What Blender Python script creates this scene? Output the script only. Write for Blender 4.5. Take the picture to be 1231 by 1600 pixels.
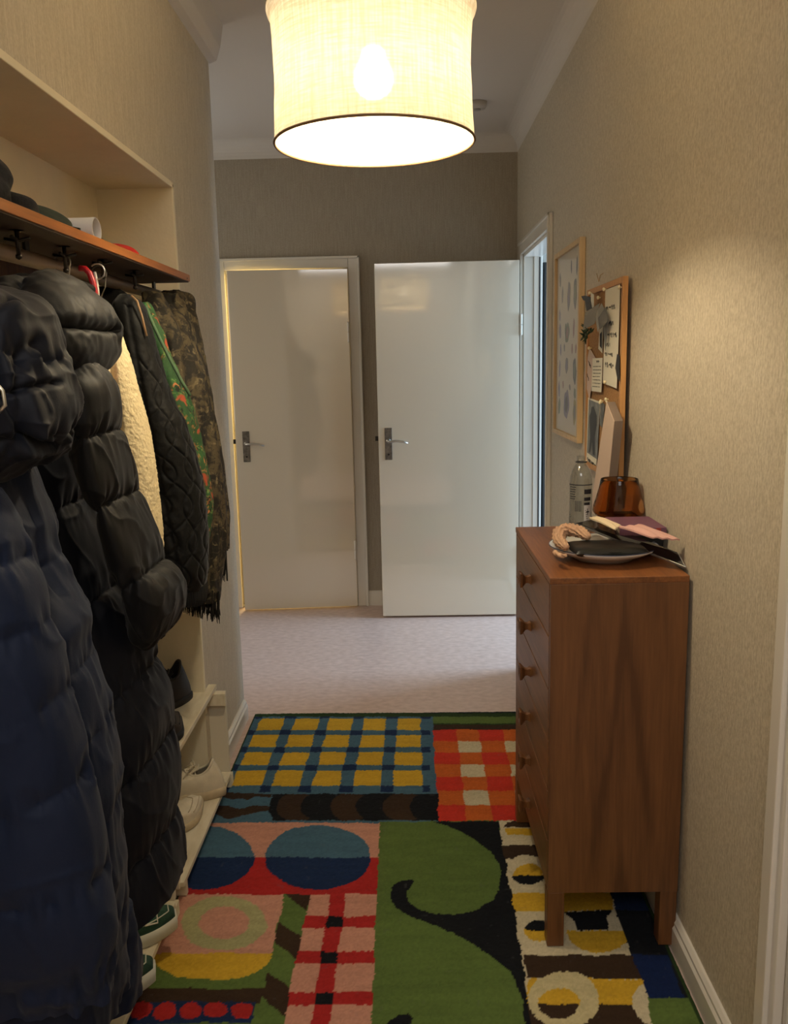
import bpy, bmesh, math, random
import numpy as np
from mathutils import Vector, Matrix
random.seed(7); rng = np.random.default_rng(7)
for o in list(bpy.data.objects): bpy.data.objects.remove(o, do_unlink=True)
SC = bpy.context.scene; COL = SC.collection
PI = math.pi

# ---------------------------------------------------------------- camera
FPX, PITCH, ROLL, YAW, CAMH = 1319.8, 0.17381, 0.02289, 0.01690, 1.5
def _rot():
    cy, sy = math.cos(YAW), math.sin(YAW); Rz = np.array([[cy,-sy,0],[sy,cy,0],[0,0,1]])
    c, s = math.cos(PITCH), math.sin(PITCH); Rx = np.array([[1,0,0],[0,c,s],[0,-s,c]])
    c, s = math.cos(ROLL), math.sin(ROLL); Rr = np.array([[c,0,s],[0,1,0],[-s,0,c]])
    return Rz @ Rx @ Rr
RM = _rot()
cam = bpy.data.objects.new('camera', bpy.data.cameras.new('camera')); COL.objects.link(cam)
cam.data.sensor_fit = 'HORIZONTAL'; cam.data.sensor_width = 36.0; cam.data.lens = FPX/1231*36
cam.data.clip_start = 0.02
r_, f_, u_ = RM[:,0], RM[:,1], RM[:,2]
cam.matrix_world = Matrix(((r_[0],u_[0],-f_[0],0),(r_[1],u_[1],-f_[1],0),(r_[2],u_[2],-f_[2],CAMH),(0,0,0,1)))
SC.camera = cam

# ---------------------------------------------------------------- world, lights, exposure
w = bpy.data.worlds.new('world'); SC.world = w; w.use_nodes = True
w.node_tree.nodes['Background'].inputs[0].default_value = (0.55, 0.68, 0.9, 1)
w.node_tree.nodes['Background'].inputs[1].default_value = 0.5
vs = SC.view_settings
SC.display_settings.display_device = 'sRGB'
vs.view_transform = 'Standard'; vs.look = 'None'; vs.gamma = 1.0; vs.use_curve_mapping = False
vs.exposure = 0.0
def area(name, loc, target, sx, sy, power, col):
    l = bpy.data.lights.new(name, 'AREA'); l.shape = 'RECTANGLE'; l.size = sx; l.size_y = sy
    l.energy = power; l.color = col
    o = bpy.data.objects.new(name, l); COL.objects.link(o); o.location = loc
    o.rotation_euler = (Vector(target)-Vector(loc)).to_track_quat('-Z', 'Y').to_euler()
    return o
# daylight at the window of the room on the right, added fill light overhead behind the camera, lamp of the room behind the ajar door
area('daylight_side_room', (3.05, 4.62, 1.45), (0.0, 4.35, 0.75), 1.1, 1.3, 165, (0.47, 0.71, 1.0))
area('warm_light_left_hall', (-2.25, 4.3, 1.6), (0.2, 4.6, 1.2), 0.8, 1.1, 7, (1.0, 0.88, 0.72))  # weak warm area light, unseen in the left hall
area('fill_light_behind', (-0.05, -0.75, 2.74), (-0.05, -0.75, 0), 1.0, 1.5, 31, (1.0, 0.96, 0.92))  # added fill light out of view, brightens the hall

# ---------------------------------------------------------------- helpers
def ray(px, py):
    d = RM @ np.array([(px-615.5)/FPX, 1.0, -(py-800)/FPX]); return d
def at(px, py, ax, val):
    """the point of the plane (axis ax = val) that the photograph shows at px, py"""
    d = ray(px, py); o = np.array([0, 0, CAMH]); t = (val-o[ax])/d[ax]
    return o + t*d
def proj(P):
    """photograph position of world points (N,3)"""
    q = (np.asarray(P, float) - np.array([0, 0, CAMH])) @ RM
    return 615.5 + FPX*q[:,0]/q[:,1], 800 - FPX*q[:,2]/q[:,1]
def lin(c):
    return tuple((v/255/12.92 if v/255 <= .04045 else ((v/255+.055)/1.055)**2.4) for v in c[:3]) + (1.0,)
def _hash(ix, iy, iz):
    n = (ix.astype(np.int64)*73856093) ^ (iy.astype(np.int64)*19349663) ^ (iz.astype(np.int64)*83492791)
    n = (n ^ (n >> 13)) * 1274126177 & 0x7fffffff
    n = (n ^ (n >> 16)) & 0xffff
    return n/65535.0*2-1
def vnoise(P):
    P = np.asarray(P, float); i = np.floor(P); f = P-i; f = f*f*(3-2*f); r = 0
    for a in (0,1):
        for b in (0,1):
            for c in (0,1):
                w_ = (f[...,0] if a else 1-f[...,0])*(f[...,1] if b else 1-f[...,1])*(f[...,2] if c else 1-f[...,2])
                r = r + w_*_hash(i[...,0]+a, i[...,1]+b, i[...,2]+c)
    return r
def fbm(P, o=3):
    P = np.asarray(P, float); r = 0; a = 1.0
    for k in range(o): r = r + a*vnoise(P*(2**k)+k*17.3); a *= .5
    return r
class MB:
    def __init__(s): s.v = []; s.f = []; s.m = []
    def add(s, vs_, fs, mi=0):
        b = len(s.v); s.v += [tuple(map(float, p)) for p in vs_]
        for f in fs: s.f.append(tuple(b+i for i in f)); s.m.append(mi)
        return s
    def box(s, x0, x1, y0, y1, z0, z1, mi=0):
        return s.add([(x0,y0,z0),(x1,y0,z0),(x1,y1,z0),(x0,y1,z0),(x0,y0,z1),(x1,y0,z1),(x1,y1,z1),(x0,y1,z1)],
              [(0,3,2,1),(4,5,6,7),(0,1,5,4),(1,2,6,5),(2,3,7,6),(3,0,4,7)], mi)
    def hexa(s, p, mi=0):
        return s.add(p, [(0,3,2,1),(4,5,6,7),(0,1,5,4),(1,2,6,5),(2,3,7,6),(3,0,4,7)], mi)
    def prism(s, poly, z0, z1, mi=0):
        n = len(poly)
        return s.add([(x,y,z0) for x,y in poly]+[(x,y,z1) for x,y in poly],
              [tuple(range(n-1,-1,-1)), tuple(range(n,2*n))]+[(i,(i+1)%n,n+(i+1)%n,n+i) for i in range(n)], mi)
    def lathe(s, prof, c=(0,0,0), n=32, mi=0, closed=False):
        vs_ = []; k = len(prof)
        for i in range(n):
            a = 2*PI*i/n
            for r, z in prof: vs_.append((c[0]+r*math.cos(a), c[1]+r*math.sin(a), c[2]+z))
        fs = []
        for i in range(n):
            j = (i+1) % n
            for q in range(k if closed else k-1):
                q2 = (q+1) % k
                fs.append((i*k+q, j*k+q, j*k+q2, i*k+q2))
        return s.add(vs_, fs, mi)
    def tube(s, pts, r, n=8, mi=0, cap=True):
        pts = [Vector(p) for p in pts]; m = len(pts); rr = r if hasattr(r, '__len__') else [r]*m
        up = None; vs_ = []
        for i, p in enumerate(pts):
            t = (pts[min(i+1,m-1)]-pts[max(i-1,0)])
            if t.length < 1e-9: t = Vector((0,0,1))
            t.normalize()
            if up is None:
                up = t.cross(Vector((0,0,1)) if abs(t.z) < .9 else Vector((1,0,0))).normalized()
            else:
                up = up - t*up.dot(t)
                up = up.normalized() if up.length > 1e-6 else t.orthogonal().normalized()
            w_ = t.cross(up)
            for k in range(n):
                a = 2*PI*k/n; vs_.append(p+(up*math.cos(a)+w_*math.sin(a))*rr[i])
        fs = []
        for i in range(m-1):
            for k in range(n):
                k2 = (k+1) % n; fs.append((i*n+k, i*n+k2, (i+1)*n+k2, (i+1)*n+k))
        if cap: fs += [tuple(range(n-1,-1,-1)), tuple(range((m-1)*n, m*n))]
        return s.add(vs_, fs, mi)
    def grid(s, A, wrap=False, mi=0, cap0=False, cap1=False):
        """A: (rows, cols, 3)"""
        R_, C_ = A.shape[:2]; vs_ = A.reshape(-1, 3); fs = []
        for i in range(R_-1):
            for j in range(C_ if wrap else C_-1):
                j2 = (j+1) % C_; fs.append((i*C_+j, i*C_+j2, (i+1)*C_+j2, (i+1)*C_+j))
        if cap0: fs.append(tuple(range(C_-1,-1,-1)))
        if cap1: fs.append(tuple(range((R_-1)*C_, R_*C_)))
        return s.add(vs_, fs, mi)
    def sheet(s, A, th, mi=0):
        """a thin sheet with thickness th along its own normals"""
        dr = np.gradient(A, axis=0); dc = np.gradient(A, axis=1); n = np.cross(dr, dc)
        n /= np.maximum(np.linalg.norm(n, axis=2, keepdims=True), 1e-9)
        B = A+n*th; R_, C_ = A.shape[:2]
        s.grid(A[::-1], mi=mi); s.grid(B, mi=mi)
        rim = [(0,j) for j in range(C_)]+[(i,C_-1) for i in range(1,R_)]+[(R_-1,j) for j in range(C_-2,-1,-1)]+[(i,0) for i in range(R_-2,0,-1)]
        k = len(rim)
        return s.add([A[a] for a in rim]+[B[a] for a in rim], [(i,(i+1)%k,k+(i+1)%k,k+i) for i in range(k)], mi)
    def build(s, name, mats, parent=None, smooth=False, bevel=0, seg=2, fix=True, origin=None):
        me = bpy.data.meshes.new(name)
        if origin is not None:
            ox = origin; s.v = [(p[0]-ox[0], p[1]-ox[1], p[2]-ox[2]) for p in s.v]
        me.from_pydata(s.v, [], s.f)
        if not isinstance(mats, (list, tuple)): mats = [mats]
        for m in mats: me.materials.append(m)
        if len(mats) > 1: me.polygons.foreach_set('material_index', s.m)
        if fix:
            bm = bmesh.new(); bm.from_mesh(me); bmesh.ops.recalc_face_normals(bm, faces=bm.faces); bm.to_mesh(me); bm.free()
        if smooth: me.polygons.foreach_set('use_smooth', [True]*len(me.polygons))
        me.update()
        o = bpy.data.objects.new(name, me); COL.objects.link(o)
        if origin is not None: o.location = origin
        if parent is not None: o.parent = parent
        if bevel:
            b = o.modifiers.new('bevel', 'BEVEL'); b.width = bevel; b.segments = seg; b.limit_method = 'ANGLE'; b.angle_limit = .6
        return o
def tag(o, label=None, cat=None, group=None, kind=None):
    if label: o['label'] = label
    if cat: o['category'] = cat
    if group: o['group'] = group
    if kind: o['kind'] = kind
    return o
def empty(name, loc=(0,0,0), rz=0):
    o = bpy.data.objects.new(name, None); COL.objects.link(o); o.location = loc; o.rotation_euler = (0,0,rz); o.empty_display_size = .05
    return o
def thing(name, label, cat, loc=(0,0,0), rz=0, group=None):
    return tag(empty(name, loc, rz), label, cat, group)
def setwall(name, b, m, bevel=0, **k):
    return tag(b.build(name, m, bevel=bevel, **k), kind='structure')

# ---------------------------------------------------------------- materials
def mat(name, col, rough=.6, metal=0, spec=.5, bump=0, bscale=200, bstretch=(1,1,1), var=0, vscale=8, vstretch=(1,1,1), sheen=0, coat=0, col2=None, detail=3):
    m = bpy.data.materials.new(name); m.use_nodes = True; nt = m.node_tree; N = nt.nodes; L = nt.links
    p = N['Principled BSDF']; p.inputs['Roughness'].default_value = rough; p.inputs['Metallic'].default_value = metal
    p.inputs['Specular IOR Level'].default_value = spec
    p.inputs['Base Color'].default_value = lin(col)
    if sheen: p.inputs['Sheen Weight'].default_value = sheen; p.inputs['Sheen Roughness'].default_value = .4
    if coat: p.inputs['Coat Weight'].default_value = coat; p.inputs['Coat Roughness'].default_value = .15
    tc = N.new('ShaderNodeTexCoord')
    def noise(sc, st, det):
        mp = N.new('ShaderNodeMapping'); mp.inputs['Scale'].default_value = st; L.new(tc.outputs['Object'], mp.inputs[0])
        n = N.new('ShaderNodeTexNoise'); n.inputs['Scale'].default_value = sc; n.inputs['Detail'].default_value = det
        L.new(mp.outputs[0], n.inputs['Vector']); return n
    if var or col2:
        n = noise(vscale, vstretch, detail); cr = N.new('ShaderNodeValToRGB'); L.new(n.outputs[0], cr.inputs[0])
        cr.color_ramp.elements[0].position = .3; cr.color_ramp.elements[1].position = .7
        c1 = tuple(max(0, v*(1-var)) for v in col); c2 = col2 or tuple(min(255, v*(1+var)) for v in col)
        cr.color_ramp.elements[0].color = lin(c1 if not col2 else col); cr.color_ramp.elements[1].color = lin(c2)
        L.new(cr.outputs[0], p.inputs['Base Color'])
    if bump:
        n = noise(bscale, bstretch, 4); b = N.new('ShaderNodeBump'); b.inputs['Strength'].default_value = bump; b.inputs['Distance'].default_value = .002
        L.new(n.outputs[0], b.inputs['Height']); L.new(b.outputs[0], p.inputs['Normal'])
    return m
def wood(name, c1, c2, axis='z', rough=.42, cathedral=False, centre=(0,0,0)):
    m = mat(name, c1, rough); nt = m.node_tree; N = nt.nodes; L = nt.links; p = N['Principled BSDF']
    tc = N.new('ShaderNodeTexCoord'); mp = N.new('ShaderNodeMapping')
    st = {'z': (1,1,.06), 'y': (1,.06,1), 'x': (.06,1,1)}[axis]
    mp.inputs['Scale'].default_value = st; L.new(tc.outputs['Object'], mp.inputs[0])
    n1 = N.new('ShaderNodeTexNoise'); n1.inputs['Scale'].default_value = 28; n1.inputs['Detail'].default_value = 6; n1.inputs['Distortion'].default_value = .6
    n2 = N.new('ShaderNodeTexNoise'); n2.inputs['Scale'].default_value = 160; n2.inputs['Detail'].default_value = 4
    L.new(mp.outputs[0], n1.inputs['Vector']); L.new(mp.outputs[0], n2.inputs['Vector'])
    mx = N.new('ShaderNodeMath'); mx.operation = 'MULTIPLY_ADD'; mx.inputs[1].default_value = .45
    L.new(n2.outputs[0], mx.inputs[0])
    hal = N.new('ShaderNodeMath'); hal.operation = 'MULTIPLY'; hal.inputs[1].default_value = .6; L.new(n1.outputs[0], hal.inputs[0]); L.new(hal.outputs[0], mx.inputs[2])
    out = mx
    if cathedral:
        # growth rings meeting in tall arches, as on a flat-sawn veneer
        sp = N.new('ShaderNodeSeparateXYZ'); L.new(tc.outputs['Object'], sp.inputs[0])
        def M(op, a, b=None, c=None):
            k = N.new('ShaderNodeMath'); k.operation = op
            for i, q in enumerate((a, b, c)):
                if q is None: continue
                if isinstance(q, (int, float)): k.inputs[i].default_value = q
                else: L.new(q, k.inputs[i])
            return k.outputs[0]
        dx = M('SUBTRACT', sp.outputs[0], centre[0]); dx = M('ABSOLUTE', dx)
        nz = N.new('ShaderNodeTexNoise'); nz.inputs['Scale'].default_value = 4.5; nz.inputs['Detail'].default_value = 3; L.new(mp.outputs[0], nz.inputs['Vector'])
        d = M('MULTIPLY', dx, 34.0); d = M('MULTIPLY_ADD', sp.outputs[2], 4.2, d); d = M('MULTIPLY_ADD', nz.outputs[0], 5.0, d)
        s_ = M('SINE', M('MULTIPLY', d, 2.2)); s_ = M('MULTIPLY_ADD', s_, .5, .5); s_ = M('POWER', s_, 5.0)
        fall = M('MULTIPLY', M('SUBTRACT', .14, dx), 9.0); fall = M('MINIMUM', M('MAXIMUM', fall, 0.0), 1.0)
        s_ = M('MULTIPLY', s_, fall)
        o2 = N.new('ShaderNodeMath'); o2.operation = 'MULTIPLY_ADD'; L.new(s_, o2.inputs[0]); o2.inputs[1].default_value = -.26; L.new(mx.outputs[0], o2.inputs[2]); out = o2
    cr = N.new('ShaderNodeValToRGB'); cr.color_ramp.elements[0].position = .26 if cathedral else .34; cr.color_ramp.elements[1].position = .76 if cathedral else .66
    cr.color_ramp.elements[0].color = lin(c2); cr.color_ramp.elements[1].color = lin(c1)
    L.new(out.outputs[0], cr.inputs[0]); L.new(cr.outputs[0], p.inputs['Base Color'])
    b = N.new('ShaderNodeBump'); b.inputs['Strength'].default_value = .12; b.inputs['Distance'].default_value = .001
    L.new(out.outputs[0], b.inputs['Height']); L.new(b.outputs[0], p.inputs['Normal'])
    return m
def wallpaper(name, col, col2, vert=.05, bstr=.5):
    """woven paper: fine grain plus vertical threads"""
    m = mat(name, col, .62); nt = m.node_tree; N = nt.nodes; L = nt.links; p = N['Principled BSDF']
    tc = N.new('ShaderNodeTexCoord')
    def nz(sc, st, det=3):
        mp = N.new('ShaderNodeMapping'); mp.inputs['Scale'].default_value = st; L.new(tc.outputs['Object'], mp.inputs[0])
        n = N.new('ShaderNodeTexNoise'); n.inputs['Scale'].default_value = sc; n.inputs['Detail'].default_value = det; L.new(mp.outputs[0], n.inputs['Vector']); return n
    a = nz(150, (1,1,vert), 4); b = nz(170, (1,1,.8), 3)
    ad = N.new('ShaderNodeMath'); ad.operation = 'MULTIPLY_ADD'; ad.inputs[1].default_value = .55; L.new(a.outputs[0], ad.inputs[0])
    h2 = N.new('ShaderNodeMath'); h2.operation = 'MULTIPLY'; h2.inputs[1].default_value = .45; L.new(b.outputs[0], h2.inputs[0]); L.new(h2.outputs[0], ad.inputs[2])
    cr = N.new('ShaderNodeValToRGB'); cr.color_ramp.elements[0].position = .38; cr.color_ramp.elements[1].position = .62
    cr.color_ramp.elements[0].color = lin(col2); cr.color_ramp.elements[1].color = lin(col)
    L.new(ad.outputs[0], cr.inputs[0]); L.new(cr.outputs[0], p.inputs['Base Color'])
    bu = N.new('ShaderNodeBump'); bu.inputs['Strength'].default_value = bstr; bu.inputs['Distance'].default_value = .0025
    L.new(ad.outputs[0], bu.inputs['Height']); L.new(bu.outputs[0], p.inputs['Normal'])
    return m
M_paper = wallpaper('wallpaper', (206,196,176), (184,173,152), .06, .45)
M_paper_r = wallpaper('wallpaper_right', (206,196,176), (178,167,146), .35, .7)
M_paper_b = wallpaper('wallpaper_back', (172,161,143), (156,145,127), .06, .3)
M_plaster = mat('painted_plaster', (226,216,190), .6, bump=.55, bscale=60, var=.02)
M_ceil = mat('ceiling_paint', (214,208,200), .8, bump=.35, bscale=45)
M_white = mat('white_gloss_paint', (222,216,204), .3, bump=.10, bscale=22, bstretch=(1,1,.3), coat=.35)
M_door = mat('door_paint', (212,199,176), .34, bump=.045, bscale=16, bstretch=(1,1,.25), coat=1)
M_door.node_tree.nodes['Principled BSDF'].inputs['Coat Roughness'].default_value = .06; M_door.node_tree.nodes['Principled BSDF'].inputs['Coat IOR'].default_value = 1.95
M_floor = mat('linoleum', (212,187,175), .42, bump=.05, bscale=80, col2=(190,163,150), vscale=26, vstretch=(1,1.6,1), detail=6)
M_teak = wood('teak', (142,88,46), (100,58,28), 'y')
M_teak_side = wood('teak_side', (130,86,50), (90,56,32), 'z', cathedral=True, centre=(.515,0,0))
M_teak_v = wood('teak_vertical', (124,80,44), (86,52,27), 'z')
M_teak_front = wood('teak_front', (136,90,52), (96,62,33), 'y')
M_shelf = wood('teak_shelf', (182,114,50), (144,84,34), 'y')
M_pine = wood('pine_frame', (196,146,88), (176,124,70), 'z', .5)
M_oak = wood('oak_frame', (214,184,138), (194,162,116), 'z', .5)
M_metal = mat('brushed_steel', (190,186,178), .3, metal=1)
M_plate_m = mat('worn_escutcheon', (120,114,106), .42, metal=.85, var=.15, vscale=60)
M_dark = mat('dark_metal', (60,56,52), .4, metal=.8)
M_black = mat('black', (12,12,13), .5)
M_crate = mat('painted_crate', (226,218,196), .5, bump=.35, bscale=40, bstretch=(1,.2,1), col2=(206,194,166), vscale=18, vstretch=(2,.5,2))
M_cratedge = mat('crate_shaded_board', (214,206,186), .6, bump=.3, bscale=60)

# ---------------------------------------------------------------- structure
XR, XL, YB, ZC = 0.672, -0.726, 5.16, 2.78
b = MB(); b.box(-2.6, 3.4, -1.7, 7.0, -.1, 0); setwall('floor', b, M_floor)
b = MB(); b.box(-2.6, 3.4, -1.7, 7.0, ZC, ZC+.1); setwall('ceiling', b, M_ceil)
# left wall: a solid with the cloakroom niche cut in and a rounded far corner
NB, NY0, NY1, NZ = -.965, .62, 2.79, 2.062
arc = [(XL-.05+.05*math.cos(a), 3.45+.05*math.sin(a)) for a in np.linspace(0, PI/2, 7)]
low = [(XL,-1.7),(XL,NY0),(NB,NY0),(NB,NY1),(XL,NY1)]+arc+[(-1.25,3.5),(-1.25,-1.7)]
up = [(XL,-1.7)]+arc+[(-1.25,3.5),(-1.25,-1.7)]
b = MB(); b.prism(low[:1]+[(XL,NY0),(NB,NY0),(NB,NY1),(XL,NY1)]+arc+[(-1.25,3.5),(-1.25,-1.7)], 0, NZ); b.prism(up, NZ, ZC)
wl = setwall('wall_left', b, [M_paper, M_plaster])
for p in wl.data.polygons:      # niche faces are painted plaster, the wall face is papered
    c = p.center
    if c.x < XL-.003 and NY0-.01 < c.y < NY1+.01 and c.z < NZ+.01 and (abs(p.normal.x) > .5 and c.x > -1.2 or abs(p.normal.y) > .5 or (abs(p.normal.z) > .5 and c.z > NZ-.01)): p.material_index = 1
b = MB(); b.box(XL-.002, XL+.004, NY1, NY1+.016, .30, NZ+.014); b.box(XL-.002, XL+.004, NY0, NY1+.016, NZ, NZ+.018)
setwall('trim_1', b, mat('niche_edge_paint', (232,222,196), .55, bump=.4, bscale=60), bevel=.002)
def rail(name, prof, a, c, m, axis='y', bevel=0):
    """extrude a profile (offset from wall, z) along y or x"""
    b = MB(); n = len(prof)
    if axis == 'y': V = [(x,a,z) for x,z in prof]+[(x,c,z) for x,z in prof]
    else: V = [(a,y,z) for y,z in prof]+[(c,y,z) for y,z in prof]
    b.add(V, [tuple(range(n)), tuple(range(2*n-1,n-1,-1))]+[(i,(i+1)%n,n+(i+1)%n,n+i) for i in range(n)])
    return setwall(name, b, m, bevel=bevel)
rail('trim_2', [(XL,2.645),(XL+.028,2.655),(XL+.045,2.70),(XL+.06,ZC),(XL,ZC)], -1.7, 3.47, M_ceil)
rail('trim_3', [(XR,2.685)]+[(XR-.085+.085*math.cos(a),2.685+.095*math.sin(a)) for a in np.linspace(0,PI/2,9)]+[(XR,ZC)], -1.7, YB, M_ceil)
rail('trim_4', [(YB,2.685)]+[(YB-.085+.085*math.cos(a),2.685+.095*math.sin(a)) for a in np.linspace(0,PI/2,9)]+[(YB,ZC)], -2.5, XR, M_ceil, 'x')
def base(name, x, s, a, c): return rail(name, [(x,0),(x+s*.018,0),(x+s*.018,.062),(x+s*.013,.070),(x+s*.013,.078),(x+s*.006,.088),(x,.088)], a, c, M_white)
base('baseboard_left', XL, 1, NY1+.05, 3.44)
rail('baseboard_back', [(YB,0),(YB-.016,0),(YB-.016,.085),(YB-.008,.095),(YB,.095)], -.262, XR, M_white, 'x')
rail('baseboard_hall', [(YB,0),(YB-.016,0),(YB-.016,.085),(YB-.008,.095),(YB,.095)], -2.5, -1.125, M_white, 'x')
# right wall with two door openings
D2a = at(853,600,0,XR-.026)[1]+.065; D2b = 4.90; D3b = at(1178,1600,0,XR-.018)[1]-.075; D3a = D3b-.8; DH = at(858,331,0,XR-.018)[2]-.065
base('baseboard_right', XR, -1, D3b+.075, D2a-.065)
def wallx(b, y0, y1, z0, z1): b.box(XR, XR+.10, y0, y1, z0, z1)
b = MB(); wallx(b,-1.7,D3a,0,ZC); wallx(b,D3a,D3b,DH,ZC); wallx(b,D3b,D2a,0,ZC); wallx(b,D2a,D2b,DH,ZC); wallx(b,D2b,6.2,0,ZC)
setwall('wall_right', b, M_paper_r)
# back wall with the opening of the left door
D1a, D1b, D1h = -1.055, -.325, 2.062
b = MB(); b.box(-2.6,D1a,YB,YB+.12,0,ZC); b.box(D1a,D1b,YB,YB+.12,D1h,ZC); b.box(D1b,XR,YB,YB+.12,0,ZC)
setwall('wall_back', b, M_paper_b)
b = MB(); b.box(-2.6,-2.5,3.5,YB,0,ZC); b.box(-2.6,-1.25,3.4,3.5,0,ZC); setwall('wall_hall', b, M_paper)
b = MB(); b.box(-1.25,XR+.1,-1.8,-1.7,0,ZC); setwall('wall_front', b, M_paper)
# small lit room behind the ajar door, daylit room on the right
b = MB(); b.box(-1.7,-1.6,YB+.12,6.6,0,ZC); b.box(-1.7,.2,6.5,6.6,0,ZC); b.box(.1,.2,YB+.12,6.5,0,ZC); setwall('wall_washroom', b, M_plaster)
M_room = mat('side_room_paint', (216,212,204), .8)
b = MB(); b.box(3.2,3.3,2.9,6.2,0,.8); b.box(3.2,3.3,2.9,6.2,2.15,ZC); b.box(3.2,3.3,2.9,4.0,.8,2.15); b.box(3.2,3.3,5.25,6.2,.8,2.15)
b.box(XR+.1,3.3,2.9,3.0,0,ZC); b.box(XR+.1,3.3,6.1,6.2,0,ZC); setwall('wall_side_room', b, M_room)
b = MB()
for z0, z1 in ((.78,.84),(2.1,2.16)): b.box(3.19,3.26,4.0,5.25,z0,z1)
for y0, y1 in ((3.98,4.04),(4.6,4.65),(5.2,5.26)): b.box(3.19,3.26,y0,y1,.8,2.15)
setwall('window_1', b, M_white)
l = bpy.data.lights.new('washroom_lamp', 'POINT'); l.energy = 75; l.color = (1.0,.84,.42); l.shadow_soft_size = .1
o = bpy.data.objects.new('washroom_lamp', l); COL.objects.link(o); o.location = (-.9, 5.9, 1.9)

# doors
def lever_set(parent, x, y, z, s=1):
    """worn long plate with a thin curved lever, on a face looking towards -y"""
    b = MB(); b.box(x-.021, x+.021, y-.004, y, z-.110, z+.075); pl = b.build('handle_plate', M_plate_m, parent, bevel=.0015)
    b = MB(); b.tube([(x,y-.003,z),(x,y-.04,z),(x+.006,y-.048,z),(x+.05,y-.05,z+.002),(x+.085,y-.05,z-.003),(x+.112,y-.05,z-.012)], [.009,.008,.008,.0065,.006,.005], 10)
    b.lathe([(0,0),(.013,0),(.013,.006),(0,.006)], (0,0,0), 16); 
    for i in range(len(b.v)-16*4, len(b.v)): q = b.v[i]; b.v[i] = (x+q[0], y-.004-q[2], z+q[1])
    b.build('lever', M_metal, pl, smooth=True)
    b = MB(); b.tube([(x,y-.003,z-.078),(x,y-.008,z-.078)], .006, 10); b.build('keyhole', M_dark, pl)
    return pl
def hinge(parent, x, y, z, nm='hinge'):
    b = MB(); b.tube([(x,y,z-.055),(x,y,z-.002)], .0075, 10); b.tube([(x,y,z+.002),(x,y,z+.055)], .0075, 10); b.lathe([(0,-.062),(.005,-.058),(.0085,-.055),(0,-.055)], (x,y,z), 10); b.lathe([(0,.062),(.005,.058),(.0085,.055),(0,.055)], (x,y,z), 10)
    return b.build(nm, M_white, parent)
# door_1: left, ajar, hinged on its right
d1 = tag(empty('door_1'), 'white glossy door on the left, slightly ajar with yellow light behind', None, None, 'structure')
b = MB()
b.box(D1b, D1b+.068, YB-.022, YB, 0, D1h+.068); b.box(D1b+.052, D1b+.068, YB-.030, YB-.02, 0, D1h+.068)
b.box(D1a-.068, D1a, YB-.022, YB, 0, D1h+.068); b.box(D1a, D1b, YB-.022, YB, D1h, D1h+.068); b.box(D1a-.068, D1b+.068, YB-.030, YB-.02, D1h+.052, D1h+.068)
b.box(D1b-.024, D1b+.001, YB-.008, YB+.13, 0, D1h+.001); b.box(D1a-.001, D1a+.014, YB+.02, YB+.13, 0, D1h+.001); b.box(D1a, D1b, YB-.004, YB+.13, D1h-.018, D1h+.001)
b.build('door_frame', M_white, d1, bevel=.004)
W1 = .69
b = MB(); b.box(-W1, .013, -.04, 0, .010, 2.054)
leaf = b.build('door_leaf', M_door, d1, bevel=.003); leaf.location = (D1b-.016, YB-.014, 0); leaf.rotation_euler.z = math.radians(3.6)
lever_set(leaf, -W1+.062, -.04, 1.045)
b = MB(); b.box(-W1-.016, -W1+.002, -.028, -.012, 1.045, 1.072); b.build('latch', M_dark, leaf)
hinge(d1, D1b-.006, YB-.058, 1.69); hinge(d1, D1b-.006, YB-.058, .37)
b = MB(); b.box(D1a, D1b, YB, YB+.12, 0, .012); b.build('threshold', M_white, d1)
# door_2: right wall, standing open across the end wall
d2 = tag(empty('door_2'), 'white glossy door standing open from the right wall', None, None, 'structure')
b = MB()
x0, x1 = XR-.018, XR+.0
b.box(x0, x1, D2a-.065, D2a, 0, DH+.065); b.box(x0, x1, D2b, D2b+.065, 0, DH+.065); b.box(x0, x1, D2a, D2b, DH, DH+.065)
b.box(x0-.008, x0+.001, D2a-.065, D2a-.05, 0, DH+.065); b.box(x0-.008, x0+.001, D2a-.065, D2b+.065, DH+.05, DH+.065)
b.box(XR, XR+.055, D2b-.018, D2b+.001, 0, DH); b.box(XR+.055, XR+.102, D2b-.034, D2b+.001, 0, DH); b.box(XR, XR+.102, D2a-.001, D2a+.016, 0, DH); b.box(XR, XR+.102, D2a, D2b, DH-.016, DH+.001)
b.build('door_frame', M_white, d2, bevel=.003)
b = MB(); b.box(XR+.083, XR+.090, D2b-.040, D2b-.033, 0, DH-.02); b.build('door_seal', M_black, d2)
b = MB(); b.box(XR, XR+.1, D2a, D2b, 0, .012); b.build('threshold', M_white, d2)
b = MB(); b.box(-.808, 0, 0, .04, .012, 2.052)
leaf = b.build('door_leaf', M_door, d2, bevel=.003); leaf.location = (.645, 4.862, 0); leaf.rotation_euler.z = math.radians(-.6)
lever_set(leaf, -.808+.058, 0.0, 1.062)
b = MB(); b.box(-.826, -.806, .012, .028, 1.062, 1.088); b.build('latch', M_dark, leaf)
hinge(d2, .655, 4.857, 1.70); hinge(d2, .655, 4.857, .38)
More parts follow.
